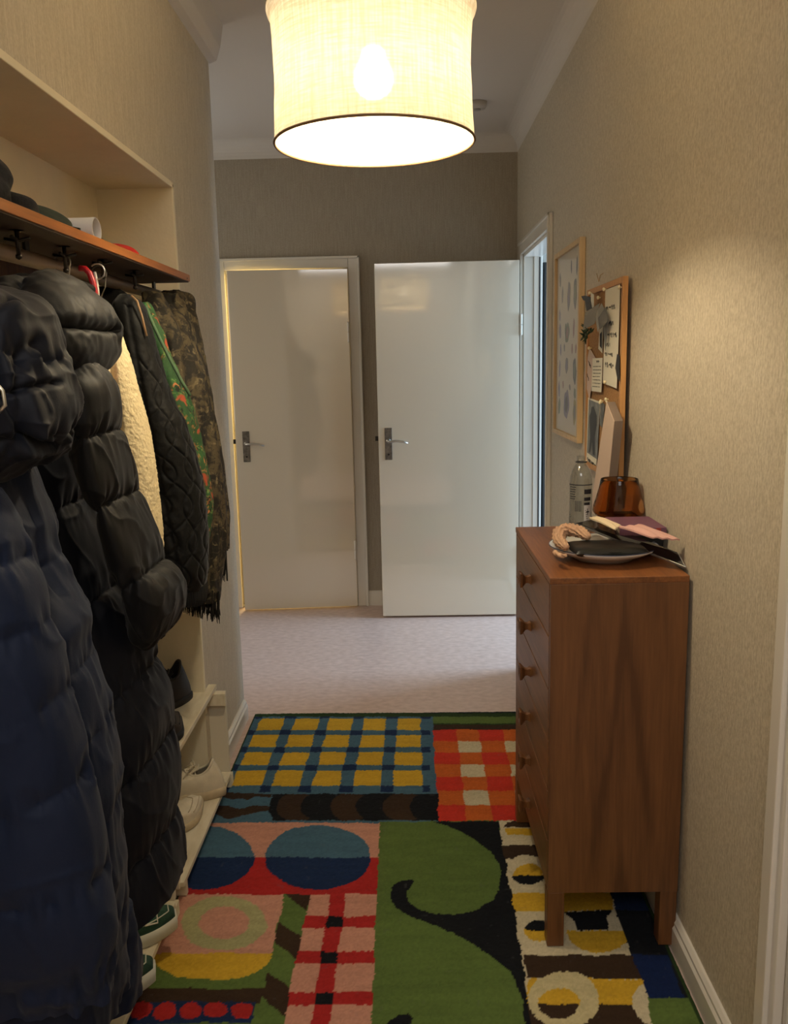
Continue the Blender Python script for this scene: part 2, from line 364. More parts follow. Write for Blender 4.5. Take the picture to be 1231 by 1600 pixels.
# door_3: closed, at the near right edge
d3 = tag(empty('door_3'), 'white casing of a door at the near right edge', None, None, 'structure')
b = MB(); b.box(x0, x1, D3b, D3b+.075, 0, DH+.075); b.box(x0, x1, D3a-.075, D3a, 0, DH+.075); b.box(x0, x1, D3a, D3b, DH, DH+.075)
b.box(x0-.01, x0+.001, D3b+.02, D3b+.06, 0, DH+.075)
b.box(XR, XR+.1, D3b-.018, D3b+.001, 0, DH); b.box(XR, XR+.1, D3a-.001, D3a+.018, 0, DH); b.box(XR, XR+.1, D3a, D3b, DH-.018, DH+.001)
b.build('door_frame', M_white, d3, bevel=.003)
b = MB(); b.box(XR+.012, XR+.052, D3a+.02, D3b-.02, .012, DH-.02); b.build('door_leaf', M_door, d3, bevel=.003)
# dark wardrobe glimpsed through the open doorway
t = thing('wardrobe', 'dark wardrobe glimpsed as a black strip through the open right doorway', 'wardrobe', (1.15, 5.75, 0))
b = MB(); b.box(-.28,.45,-.3,.3,.05,2.1); b.build('carcass', mat('dark_navy_lacquer', (9,10,13), .5), t, bevel=.003)
for k in (0,1):
    b = MB(); b.box(-.275+k*.363, .083+k*.363, -.322,-.301,.07,2.08); b.build('door', mat('dark_navy_door', (11,12,15), .45), t, bevel=.002)
b = MB(); b.box(-.26,.43,-.27,.28,0,.05); b.build('plinth', M_black, t)

# ---------------------------------------------------------------- rug
GR = dict(green=(96,118,60), dgreen=(46,66,34), black=(24,26,30), brown=(62,46,34), yellow=(214,172,52), steel=(76,110,130), navy=(30,48,84),
          red=(178,44,42), red2=(206,58,44), orange=(206,104,44), cream=(212,200,168), pink=(206,150,128), sage=(176,172,124), blue=(22,38,80), cream2=(206,194,150))
def rug():
    X0, X1, Y0 = -.687, .650, .85
    nx, ny = 380, 560
    gx = np.linspace(0, 1, nx); s = np.linspace(0, 1, ny); 
    U, S = np.meshgrid(gx, s)
    X = X0+(X1-X0)*U; YT = 3.470-.026*U; Yv = Y0+(YT-Y0)*S
    P0 = np.stack([X, Yv, np.full_like(X, .012)], -1).reshape(-1, 3)
    J = P0.copy(); q = P0*np.array([160,160,0]); J[:,0] += .0022*vnoise(q)+.004*vnoise(P0*[22,22,0]+5); J[:,1] += .0022*vnoise(q+31)+.004*vnoise(P0*[22,22,0]+9)
    px, py = proj(J)
    C = np.zeros((len(P0), 3)); C[:] = lin(GR['black'])[:3]
    def put(mask, c): C[mask] = np.array(lin(GR[c])[:3])*.8
    def poly(pts):
        m = np.zeros(len(px), bool); n = len(pts); j = n-1
        for i in range(n):
            xi, yi = pts[i]; xj, yj = pts[j]
            if yi != yj: m ^= ((yi > py) != (yj > py)) & (px < (xj-xi)*(py-yi)/(yj-yi)+xi)
            j = i
        return m
    def ell(cx, cy, rx, ry): return ((px-cx)/rx)**2+((py-cy)/ry)**2 < 1
    def c7(*p): return [(180+x/2.367, 1100+y/2.367) for x, y in p]
    def c8(*p): return [(560+x/1.8346, 1100+y/1.8346) for x, y in p]
    def row(a, b_): return (py >= a) & (py < b_)
    def e7(x, y, rx, ry): return ell(180+x/2.367, 1100+y/2.367, rx/2.367, ry/2.367)
    def e8(x, y, rx, ry): return ell(560+x/1.8346, 1100+y/1.8346, rx/1.8346, ry/1.8346)
    def col(t0, t1, ya, b0, b1, yb):   # a column between two slanted edges
        f = (py-ya)/(yb-ya); return (px >= t0+(b0-t0)*f) & (px < t1+(b1-t1)*f)
    # blue and yellow plaid
    A = poly([(340,1119),(676,1118.5),(683,1238),(300,1240)])
    put(A, 'steel')
    vert = np.ones(len(px), bool)
    for t0,t1,b0,b1 in ((404,442,366,412),(459,497,429,471),(512,550,491,533),(567,602,554,596),(621,657,615,660)): vert &= ~col(t0,t1,1131,b0,b1,1215)
    hor = np.ones(len(px), bool)
    for a, b_ in ((1122.5,1140.5),(1148,1167),(1175,1195),(1203.5,1227)): hor &= ~row(a, b_)
    put(A & ~vert & ~hor, 'yellow')
    put(A & vert & hor & (px < 672), 'navy')
    put(poly([(340,1114),(900,1114),(900,1119.5),(340,1119.5)]), 'dgreen')
    # green and brown bands over the gingham
    B = (px >= 676+(py-1120)*.05)
    put(B & row(1119.5,1130), 'green'); put(B & row(1130,1132), 'dgreen'); put(B & row(1132,1140.5), 'brown')
    ys = (1140,1157.5,1175,1194,1213,1235,1257,1282.5)
    cb = [(676,685),(713,729),(746.5,770.5),(785,813),(822,857),(858,900),(896,944),(934,988)]
    for i in range(7):
        for k in range(7):
            m = col(cb[k][0], cb[k+1][0], 1140, cb[k][1], cb[k+1][1], 1281) & row(ys[i], ys[i+1])
            put(m, ('red2','orange') [k%2] if i%2 == 0 else ('orange','cream')[k%2])
    # wavy blue-brown patch, black-brown scallops
    put(poly([(300,1238),(425,1238),(425,1284),(300,1284)]), 'steel')
    put(poly(c7((400,326),(578,332),(575,345),(520,340),(490,356),(460,348),(430,352),(395,345))), 'brown')
    put(poly(c7((340,380),(420,372),(460,386),(510,374),(578,380),(578,394),(520,402),(470,412),(420,424),(385,412),(360,404),(330,410))), 'brown')
    for k, L_ in enumerate((565,597,688,795,888,990,1088)):
        put(e7(L_+76,380,76,54) & (px < 684) & (px > 420), 'black' if k%2 == 0 else 'brown')
    put(poly(c7((560,325),(1190,325),(1190,331),(560,332))) , 'steel'); put(poly([(300,1282),(684,1281.5),(684,1285),(300,1285.5)]), 'steel')
    # half blue discs on pink and red
    m = poly([(240,1285),(594,1285),(592,1397),(200,1397)])
    put(m & (py < 1339.5), 'pink'); put(m & (py >= 1339.5), 'red')
    for cx in (315,497):
        e = ell(cx,1339,83,50) & m; put(e & (py < 1339), 'steel'); put(e & (py >= 1339), 'navy')
    # ring, half yellow disc, dotted band
    m = poly([(200,1397),(446,1397),(401,1600),(340,1760),(60,1760)])
    put(m, 'green')
    put(poly([(180,1397),(445,1397),(424,1489),(100,1489)]), 'pink')
    put(ell(349.5,1442.5,67,42), 'sage'); put(ell(349.5,1440.5,38,25), 'pink')
    put(ell(330,1488,97,43) & (py >= 1489), 'yellow')
    put(poly([(60,1544),(420,1544),(412,1566),(60,1567)]), 'brown')
    put(poly([(60,1567),(400,1563),(392,1597),(50,1602)]), 'navy')
    for cx, cy in ((220,1577),(258,1579),(298,1579),(337,1577),(377,1578)): put(((px-cx)/18+(py-cy)*-.004)**2+((py-cy)/13+(px-cx)*.012)**2 < 1, 'red')
    # slanted green and brown strip
    m = poly([(446,1397),(485,1397),(443,1600),(400,1760),(340,1760),(400,1600)])
    put(m, 'green')
    put(poly(c7((632,703),(722,703),(702,764))) & m, 'brown')
    put(poly(c7((605,806),(694,862),(682,948),(588,880))), 'brown')
    put(poly(c7((565,990),(655,1048),(632,1155),(545,1076),(505,1088),(505,1052),(550,1052))), 'brown')
    # pink and red plaid
    m = poly([(484,1397),(593.5,1397),(580,1600),(566,1760),(400,1760),(443,1600)]); put(m, 'pink')
    v = col(517,540,1398,485,514,1600); h = row(1432,1449)|row(1486,1504)|row(1549,1569)|row(1630,1652)
    put(m & (v | h), 'red'); put(m & v & h, 'black')
    # green field with black swirls
    m = poly([(594,1284),(780,1282),(803,1420),(830,1600),(850,1760),(566,1760),(580,1600)]); put(m, 'green')
    blk = c8((210,337),(399,336),(412,400),(432,500),(455,620),(475,730),(500,917),(540,1180),(505,1180),(484,960),(472,850),(452,790),(405,742),(345,698),(275,657),(205,630),(140,605),(105,582),(90,553),(96,525),(120,506),(152,503),(160,510),(138,535),(140,562),(170,587),(220,602),(280,604),(340,590),(385,560),(405,520),(408,475),(388,432),(330,385),(262,350))
    put(poly(blk) & m, 'black')
    put(poly(c8((60,940),(85,912),(110,895),(145,887),(163,897),(150,915),(120,925),(110,960),(150,1050),(250,1120),(80,1090))) & m, 'black')
    # cream column with half eggs
    m = poly([(778,1282),(935,1282),(952,1390),(968,1440),(988,1491),(1003,1530),(1030,1600),(1080,1760),(850,1760),(830,1600),(803,1420)]); put(m, 'cream')
    def p8(*p): return poly(c8(*p)) & m
    put(p8((414,353),(425,341),(445,336),(560,336),(560,356)), 'brown'); put(p8((418,356),(560,358),(560,376),(428,374)), 'yellow')
    put(p8((408,404),(600,404),(600,444),(418,444)), 'brown')
    put(e8(485,487,68,55) & m, 'cream')
    e = e8(487,490,42,31); put(e & (py < 1100+491/1.8346), 'yellow'); put(e8(487,490,45,24) & (py >= 1100+491/1.8346), 'black')
    put(p8((436,540),(722,538),(732,590),(446,594)), 'yellow')
    put(p8((590,593),(728,591),(713,612),(712,646),(632,648),(620,622)), 'black')
    e = e8(518,648,42,31); put(e & (py < 1100+647/1.8346), 'black'); put(e & (py >= 1100+647/1.8346), 'yellow')
    put(e8(690,650,92,62) & (py >= 1100+648/1.8346) & m, 'yellow')
    put(p8((470,719),(790,719),(812,786),(482,786)), 'brown')
    put(p8((485,787),(815,787),(830,858),(485,858)), 'yellow'); put(p8((485,858),(836,858),(870,940),(490,940)), 'brown')
    put(e8(587,846,100,82) & m, 'cream2'); put(e8(872,850,90,74) & m, 'cream')
    e = e8(574,858,58,44); put(e & (py < 1100+858/1.8346), 'yellow'); put(e & (py >= 1100+858/1.8346) , 'brown')
    put(poly(c8((500,960),(900,960),(930,1040),(505,1040))), 'yellow')
    # right border
    put(poly(c8((722,538),(870,538),(900,590),(736,590))), 'navy')
    put(poly(c8((786,716),(885,716),(935,843),(828,843))), 'blue')
    put(poly(c8((828,843),(1000,843),(1100,1180),(900,1180))), 'green')
    put(((X.reshape(-1) > X1-.011) | (X.reshape(-1) < X0+.010)), 'dgreen')
    # wool: small per-tuft variation, worn spots
    q = P0*np.array([240,240,0]); k = 1+.13*vnoise(q)+.07*fbm(P0*[9,60,0]+3)+.05*vnoise(P0*[5,5,0])
    C *= k[:,None]; wear = np.clip(vnoise(P0*[70,70,0]+40)-.82, 0, 1)[:,None]*1.2; C = C*(1-wear)+.12*wear
    Z = .011+.0012*vnoise(q+7)+.0010*fbm(P0*[14,14,0]); P = P0.copy(); P[:,2] = Z
    edge = (U < 1e-6)|(U > 1-1e-6)|(S < 1e-6)|(S > 1-1e-6); P[edge.reshape(-1),2] = .001
    me = bpy.data.meshes.new('rug')
    i = np.arange(nx*ny).reshape(ny, nx); F = np.stack([i[:-1,:-1], i[:-1,1:], i[1:,1:], i[1:,:-1]], -1).reshape(-1, 4)
    me.vertices.add(len(P)); me.vertices.foreach_set('co', P.reshape(-1)); me.loops.add(F.size); me.loops.foreach_set('vertex_index', F.reshape(-1))
    me.polygons.add(len(F)); me.polygons.foreach_set('loop_start', np.arange(0, F.size, 4)); me.polygons.foreach_set('loop_total', np.full(len(F), 4)); 
    a = me.color_attributes.new('wool', 'FLOAT_COLOR', 'POINT'); a.data.foreach_set('color', np.concatenate([C, np.ones((len(C),1))], 1).reshape(-1))
    me.update(); me.validate()
    m_ = bpy.data.materials.new('rug_wool'); m_.use_nodes = True; N = m_.node_tree.nodes; L = m_.node_tree.links; p = N['Principled BSDF']
    at_ = N.new('ShaderNodeVertexColor'); at_.layer_name = 'wool'; L.new(at_.outputs[0], p.inputs['Base Color']); p.inputs['Roughness'].default_value = .95; p.inputs['Specular IOR Level'].default_value = .15
    tc = N.new('ShaderNodeTexCoord'); n = N.new('ShaderNodeTexNoise'); n.inputs['Scale'].default_value = 420; bu = N.new('ShaderNodeBump'); bu.inputs['Strength'].default_value = .6; bu.inputs['Distance'].default_value = .002
    L.new(tc.outputs['Object'], n.inputs['Vector']); L.new(n.outputs[0], bu.inputs['Height']); L.new(bu.outputs[0], p.inputs['Normal'])
    me.materials.append(m_)
    o = bpy.data.objects.new('rug', me); COL.objects.link(o)
    tag(o, 'large woollen rug with bright patchwork of plaids, discs and green swirls', 'rug')
rug()

# ---------------------------------------------------------------- chest of drawers
CX0, CX1, CY0, CY1, CZ0, CZ1 = .334, .664, 1.952, 2.590, .165, .990
ch = thing('chest_of_drawers', 'tall narrow teak chest with six drawers against the right wall', 'chest of drawers')
b = MB(); T = .016
b.box(CX0+.002, CX1, CY0, CY0+T, CZ0, CZ1-T); b.build('side_panel', M_teak_side, ch, bevel=.0012)
b = MB(); b.box(CX0+.002, CX1, CY1-T, CY1, CZ0, CZ1-T); b.build('side_panel', M_teak_side, ch, bevel=.0012)
b = MB(); b.box(CX0, CX1, CY0, CY1, CZ1-T, CZ1); b.build('top', M_teak, ch, bevel=.0015)
b = MB(); b.box(CX0+.004, CX1, CY0+T, CY1-T, CZ0, CZ0+T); b.build('bottom_rail', M_teak, ch, bevel=.001)
b = MB(); b.box(CX1-.006, CX1, CY0+T, CY1-T, CZ0+T, CZ1-T); b.build('back_panel', M_teak_v, ch)
n = 6; zt = CZ1-T-.002; zb = CZ0+.004; hh = (zt-zb)/n
for k in range(n):
    za = zb+k*hh; b = MB(); b.box(CX0+.001, CX0+.020, CY0+T+.001, CY1-T-.001, za+.0022, za+hh-.0022)
    b.box(CX0+.02, CX1-.03, CY0+T+.01, CY1-T-.01, za+.01, za+hh-.03)
    dr = b.build('drawer', M_teak_front, ch, bevel=.001)
    zc = za+hh*.5; yc = 2.271
    b = MB()
    # square flared knob: narrow neck, wide cupped face
    def sq(x, r): return [(x, yc-r, zc-r), (x, yc+r, zc-r), (x, yc+r, zc+r), (x, yc-r, zc+r)]
    rings = [sq(CX0+.001,.013), sq(CX0-.008,.0085), sq(CX0-.014,.0095), sq(CX0-.024,.0185), sq(CX0-.030,.0195), sq(CX0-.0305,.0165), sq(CX0-.027,.006)]
    A = np.array(rings); b.grid(A, wrap=True, cap0=True, cap1=True); b.build('knob', M_teak_v, dr, bevel=.001)
for x0, y0 in ((CX0, CY0), (CX1-.045, CY0), (CX0, CY1-.044), (CX1-.045, CY1-.044)):
    b = MB(); b.box(x0+.001, x0+.044, y0+.001, y0+.043, .0137, CZ0); b.build('leg', M_teak_v, ch, bevel=.002)

# ---------------------------------------------------------------- pendant lamp
LX, LY, LZ0, LZ1, LR = -.058, 2.0, 1.985, 2.262, .222
lamp = thing('pendant_lamp', 'cream linen drum pendant lamp glowing warm under the ceiling', 'lamp', (LX, LY, ZC))
m = bpy.data.materials.new('linen_shade'); m.use_nodes = True; N = m.node_tree.nodes; L = m.node_tree.links; N.remove(N['Principled BSDF'])
tc = N.new('ShaderNodeTexCoord'); sep = N.new('ShaderNodeSeparateXYZ'); L.new(tc.outputs['Object'], sep.inputs[0])
def threads(st, sc):
    mp = N.new('ShaderNodeMapping'); mp.inputs['Scale'].default_value = st; n = N.new('ShaderNodeTexNoise'); n.inputs['Scale'].default_value = sc; n.inputs['Detail'].default_value = 4
    L.new(tc.outputs['Object'], mp.inputs[0]); L.new(mp.outputs[0], n.inputs['Vector']); return n
a = threads((1,1,.05), 170); b_ = threads((.08,.08,1), 260)
mu = N.new('ShaderNodeMath'); mu.operation = 'MULTIPLY'; L.new(a.outputs[0], mu.inputs[0]); L.new(b_.outputs[0], mu.inputs[1])
cr = N.new('ShaderNodeValToRGB'); cr.color_ramp.elements[0].position = .15; cr.color_ramp.elements[1].position = .36
cr.color_ramp.elements[0].color = lin((220,202,168)); cr.color_ramp.elements[1].color = lin((244,234,212)); L.new(mu.outputs[0], cr.inputs[0])
tr = N.new('ShaderNodeBsdfTranslucent'); df = N.new('ShaderNodeBsdfDiffuse'); hs = N.new('ShaderNodeHueSaturation'); hs.inputs['Value'].default_value = .28; hs.inputs['Saturation'].default_value = .9; L.new(cr.outputs[0], hs.inputs['Color']); L.new(hs.outputs[0], tr.inputs[0]); L.new(cr.outputs[0], df.inputs[0])
bu = N.new('ShaderNodeBump'); bu.inputs['Strength'].default_value = .5; bu.inputs['Distance'].default_value = .003; L.new(mu.outputs[0], bu.inputs['Height']); L.new(bu.outputs[0], tr.inputs['Normal']); L.new(bu.outputs[0], df.inputs['Normal'])
mx = N.new('ShaderNodeMixShader'); mx.inputs[0].default_value = .68; L.new(tr.outputs[0], mx.inputs[1]); L.new(df.outputs[0], mx.inputs[2])
em = N.new('ShaderNodeEmission'); L.new(cr.outputs[0], em.inputs[0]); em.inputs[1].default_value = SHADE_E = .08
rf = N.new('ShaderNodeBsdfRefraction'); rf.inputs['Roughness'].default_value = .5; rf.inputs['IOR'].default_value = 1.12; rf.inputs[0].default_value = (1,.95,.85,1); m2 = N.new('ShaderNodeMixShader'); m2.inputs[0].default_value = .05; L.new(mx.outputs[0], m2.inputs[1]); L.new(rf.outputs[0], m2.inputs[2])
ad = N.new('ShaderNodeAddShader'); L.new(m2.outputs[0], ad.inputs[0]); L.new(em.outputs[0], ad.inputs[1]); L.new(ad.outputs[0], N['Material Output'].inputs[0])
nt_, nz_ = 128, 40; TH = np.linspace(0, 2*PI, nt_, endpoint=False); A = np.zeros((nz_, nt_, 3))
for i in range(nz_):
    f = i/(nz_-1); z = LZ0+(LZ1-LZ0)*f
    Q = np.stack([np.cos(TH)*2.2, np.sin(TH)*2.2, np.full(nt_, z*5)], -1); Q2 = np.stack([np.cos(TH)*9, np.sin(TH)*9, np.full(nt_, z*34)], -1)
    r = LR-.006*math.sin(PI*f)+.003*vnoise(Q)*math.sin(PI*f)+.0012*vnoise(Q2)*math.sin(PI*f)+.007*math.exp(-((f-.97)/.045)**2)
    A[i] = np.stack([r*np.cos(TH), r*np.sin(TH), np.full(nt_, z-ZC)], -1)
b = MB(); b.grid(A, wrap=True); b.build('lamp_shade', m, lamp, smooth=True)
M_rim = mat('shade_rim', (120,92,62), .6)
for z, r in ((LZ0, LR+.0005), (LZ1, LR+.003)):
    b = MB(); b.tube([(r*math.cos(a), r*math.sin(a), z-ZC) for a in np.linspace(0, 2*PI, 65)], .003, 6, cap=False)
    b.build('rim_wire', M_rim, lamp, smooth=True)
b = MB(); b.tube([(0,0,0),(0,0,LZ1-ZC-.03)], .003, 8); b.build('cable', mat('white_plastic', (226,222,212), .4), lamp)
b = MB(); b.lathe([(0,0),(.045,0),(.048,-.02),(.03,-.045),(0,-.05)], (0,0,0), 24); b.build('ceiling_rose', mat('white_plastic_rose', (226,222,212), .4), lamp, smooth=True)
b = MB()
for k in range(3):
    a = 2*PI*k/3+.3; b.tube([(0,0,LZ1-ZC-.04),(LR*math.cos(a), LR*math.sin(a), LZ1-ZC)], .002, 6)
b.build('spider_wire', M_metal, lamp)
b = MB(); b.lathe([(0,0),(.018,0),(.02,-.05),(.014,-.06),(0,-.06)], (0,0,LZ1-ZC-.03), 16); b.build('bulb_socket', M_black, lamp)
mb_ = bpy.data.materials.new('lit_bulb'); mb_.use_nodes = True; N = mb_.node_tree.nodes; N.remove(N['Principled BSDF']); e = N.new('ShaderNodeEmission'); e.inputs[0].default_value = (1.0,.84,.58,1); e.inputs[1].default_value = BULB_E = 700
mb_.node_tree.links.new(e.outputs[0], N['Material Output'].inputs[0])
b = MB(); b.lathe([(0,-.10),(.014,-.097),(.026,-.085),(.03,-.07),(.027,-.052),(.016,-.03),(.012,-.01),(0,-.008)], (0,0,LZ1-ZC-.085), 20); b.build('bulb', mb_, lamp, smooth=True)
t = thing('smoke_detector', 'small pale round detector on the ceiling right of the lamp', 'detector', (.386, 4.53, ZC))
b = MB(); b.lathe([(0,0),(.05,0),(.05,-.018),(.042,-.03),(0,-.033)], (0,0,0), 28); b.build('housing', mat('detector_plastic', (196,190,182), .5), t, smooth=True)
b = MB(); b.lathe([(.018,-.031),(.018,-.037),(0,-.038)], (0,0,0), 16); b.build('sensor_cap', mat('detector_cap', (170,164,158), .5), t)

# ---------------------------------------------------------------- hat shelf with rod and hooks
SX = -.655
pS = at(297,440,0,SX); zS0 = pS[2]; yS1 = pS[1]; zS1 = at(0,308,0,SX)[2]; zS1 = max(zS0+.02, min(zS1, zS0+.035))
sh = thing('hat_shelf', 'long teak hat shelf with hooks and a dark coat rod in the niche', 'shelf', (SX, yS1, zS0))
def S(b): b.v = [(p[0]-SX, p[1]-yS1, p[2]-zS0) for p in b.v]; return b
b = MB(); b.box(-.955, SX, .75, yS1, zS0, zS1); S(b).build('shelf_board', M_shelf, sh, bevel=.0015)
b = MB(); b.box(-.954, SX-.004, .752, yS1-.003, zS0-.003, zS0-.0002); S(b).build('underside_shadow', mat('underside_shadow_paint', (58,38,24), .7, bump=.1), sh)  # thin dark sheet, paints the shade under the shelf board
b = MB(); b.tube([(SX-.001, yS1-.035, (zS0+zS1)/2-.004),(SX+.0006, yS1-.035, (zS0+zS1)/2-.004)], .0025, 8); S(b).build('screw_hole', M_black, sh)
b = MB(); b.box(-.958, -.94, .75, yS1, zS0-.075, zS0); S(b).build('back_rail', M_teak_v, sh, bevel=.001)
RX = -.755
r1 = at(250,462,0,RX); r0 = at(0,392,0,RX); ZR = r1[2]
b = MB(); b.tube([(RX,.75,r0[2]-(r0[2]-r1[2])*0),(RX,r1[1],r1[2])], .0155, 20); S(b).build('coat_rod', mat('dark_rod', (104,86,70), .45, var=.1), sh, smooth=True)
for y in (.9, 1.75, r1[1]-.06):
    b = MB(); b.box(RX-.003, RX+.003, y-.01, y+.01, ZR+.01, zS0); S(b).build('rod_bracket', M_dark, sh)
for hx, hy in ((27,375),(101,400),(160,412),(210,431)):
    c = at(hx, hy, 0, -.715); x, y, z = c
    b = MB(); b.tube([(x,y,zS0),(x,y,z-.028)], .0042, 8); b.tube([(x,y-.024,z+.003),(x,y,z),(x,y+.024,z+.003)], .003, 8)
    b.tube([(x-.024,y,z+.003),(x,y,z-.002),(x+.024,y,z+.003)], .003, 8); b.lathe([(0,-.006),(.006,-.003),(.006,.003),(0,.006)], (x,y,z-.03), 10); b.lathe([(0,0),(.013,0),(.013,-.003),(0,-.003)], (x,y,zS0), 12)
    S(b).build('coat_hook', M_dark, sh, smooth=True)

# ---------------------------------------------------------------- garments
def interp_rows(rows, n):
    """rows: (py, xl, xr, Y, b) -> n smooth rows"""
    R_ = np.array(rows, float); t = R_[:,0]; T = np.linspace(t[0], t[-1], n); out = [T]
    for k in range(1, R_.shape[1]):
        # monotone-ish cubic (catmull-rom slopes)
        v = R_[:,k]; m = np.gradient(v, t); i = np.clip(np.searchsorted(t, T)-1, 0, len(t)-2); h = t[i+1]-t[i]; u = (T-t[i])/h
        out.append((2*u**3-3*u**2+1)*v[i]+(u**3-2*u**2+u)*h*m[i]+(-2*u**3+3*u**2)*v[i+1]+(u**3-u**2)*h*m[i+1])
    return np.stack(out, 1)
def cloth(name, rows, nz, nt, disp, mats, parent, ex=.75, zlow=None, top=True, bottom=True, hem=None, inner=False):
    """a garment volume: horizontal rounded sections between two traced edges, pushed in and out by disp(px, py, theta, P)"""
    R_ = interp_rows(rows, nz); th = np.linspace(0, 2*PI, nt, endpoint=False)
    cs, sn = np.cos(th), np.sin(th); cx_ = np.sign(cs)*np.abs(cs)**ex; sy_ = np.sign(sn)*np.abs(sn)**ex
    A = np.zeros((nz, nt, 3)); DX = np.zeros((nz, nt)); DY = np.zeros((nz, nt))
    for i in range(nz):
        py, xl, xr, Y, b_ = R_[i]
        p = at((xl+xr)/2, py, 1, Y); l = at(xl, py, 1, Y); r = at(xr, py, 1, Y)
        c = (l[0]+r[0])/2; a_ = (r[0]-l[0])/2
        A[i,:,0] = c+a_*cx_; A[i,:,1] = Y+b_*sy_; A[i,:,2] = p[2]
        DX[i] = (xl+xr)/2+(xr-xl)/2*cx_; DY[i] = py
    if hem is not None: A[:,:,2] += hem(DX, DY)
    dr = np.gradient(A, axis=0); dc = np.roll(A, -1, 1)-np.roll(A, 1, 1); n = np.cross(dr, dc); n /= np.maximum(np.linalg.norm(n, axis=2, keepdims=True), 1e-9)
    out = np.sign(((A-A.mean(1, keepdims=True))*n).sum(2, keepdims=True)+1e-9); n = n*np.where(np.abs(out) > 0, np.median(out), 1)
    D = disp(DX, DY, np.broadcast_to(th, (nz, nt)), A)
    A = A+n*D[...,None]
    b = MB()
    if top:
        c = A[0].mean(0); b.grid(np.concatenate([np.stack([c+(A[0]-c)*.02, c+(A[0]-c)*.35+[0,0,.006], c+(A[0]-c)*.7+[0,0,.005]]), A]), wrap=True, cap0=True)
        if inner is False: pass
    else: b.grid(A, wrap=True)
    if bottom:
        e = A[-1]; c = e.mean(0)
        b.grid(np.stack([e, c+(e-c)*.9+[0,0,.006], c+(e-c)*.86+[0,0,.06]]), wrap=True, cap1=True)
    return b.build(name, mats, parent, smooth=True)
def puff(seams, amp, wr=.004, slope=.0, sharp=.5, freq=(16,16,5), seed=0):
    """quilted chambers between seam curves y = f(px) with gathered creases at the seams"""
    def f(X, Y, th, P):
        Y2 = Y + 4*vnoise(np.stack([X*.03, Y*.0, th*0+seed], -1))
        S = np.stack([s(X) if callable(s) else (s+slope*X) for s in seams], 0)     # (k, ...)
        k = (S < Y2[None]).sum(0); S2 = np.concatenate([S[:1]*0-1e3, S, S[:1]*0+1e4], 0)
        lo = np.take_along_axis(S2, k[None], 0)[0]; hi = np.take_along_axis(S2, (k+1)[None], 0)[0]
        lo = np.where(lo < -500, hi-130, lo); hi = np.where(hi > 5000, lo+130, hi)
        fr = np.clip((Y2-lo)/np.maximum(hi-lo, 1), 0, 1); d = np.minimum(fr, 1-fr)
        bul = np.sin(PI*fr)**sharp
        near = np.exp(-d*6)
        cr = vnoise(P*np.array([70,70,14])+seed)+.6*vnoise(P*np.array([130,130,22])+seed+4)
        soft = fbm(P*np.array([9,9,6])+seed+11)
        rg = 1-np.abs(vnoise(P*np.array([20,20,9])+P[...,2:3]*6+seed+21))*2
        return amp*(bul-.55)+wr*(near*cr*1.5+.9*soft+.55*np.clip(rg, 0, 1)**3)
    return f
def folds(amp=.012, f=(14,14,1.6), seed=0, fine=.002, tilt=0):
    def g(X, Y, th, P):
        Q = P*np.array(f)+seed; Q[...,0] += P[...,2]*tilt
        r = vnoise(Q); return amp*r+.4*amp*(1-2*np.abs(vnoise(Q*1.9+3)))+fine*fbm(P*np.array([50,50,24])+seed)
    return g
M_navy = mat('navy_nylon', (10,23,47), .7, spec=.25, bump=.12, bscale=260, sheen=.05)
M_puf = mat('black_nylon', (9,10,13), .62, spec=.3, bump=.1, bscale=300, sheen=.05)
M_pufn = mat('midnight_nylon', (9,14,26), .66, spec=.25, bump=.1, bscale=300, sheen=.05)
M_quilt = mat('black_quilting', (8,9,9), .68, spec=.25, bump=.2, bscale=320, sheen=.1)
M_lining = mat('black_lining', (8,8,9), .85, spec=.2)
M_fleece = mat('cream_fleece', (226,206,160), .95, bump=1.0, bscale=230, col2=(240,224,182), vscale=160)
M_redp = mat('red_plastic', (170,24,34), .35)
M_zip = mat('zip_metal', (200,198,190), .3, metal=1)
M_whitep = mat('pale_plastic', (214,208,196), .4)
def hanger_hook(parent, x, y, m=M_zip):
    b = MB(); pts = [(x+.018*math.cos(a), y, ZR+.0145+.006+.0*a+.018*math.sin(a)-.006) for a in np.linspace(-.6, PI+.2, 14)]
    b.tube(pts[::-1]+[(x+.012,y,ZR-.02),(x,y,ZR-.045)], .0018, 6); return b.build('hanger_hook', m, parent, smooth=True)

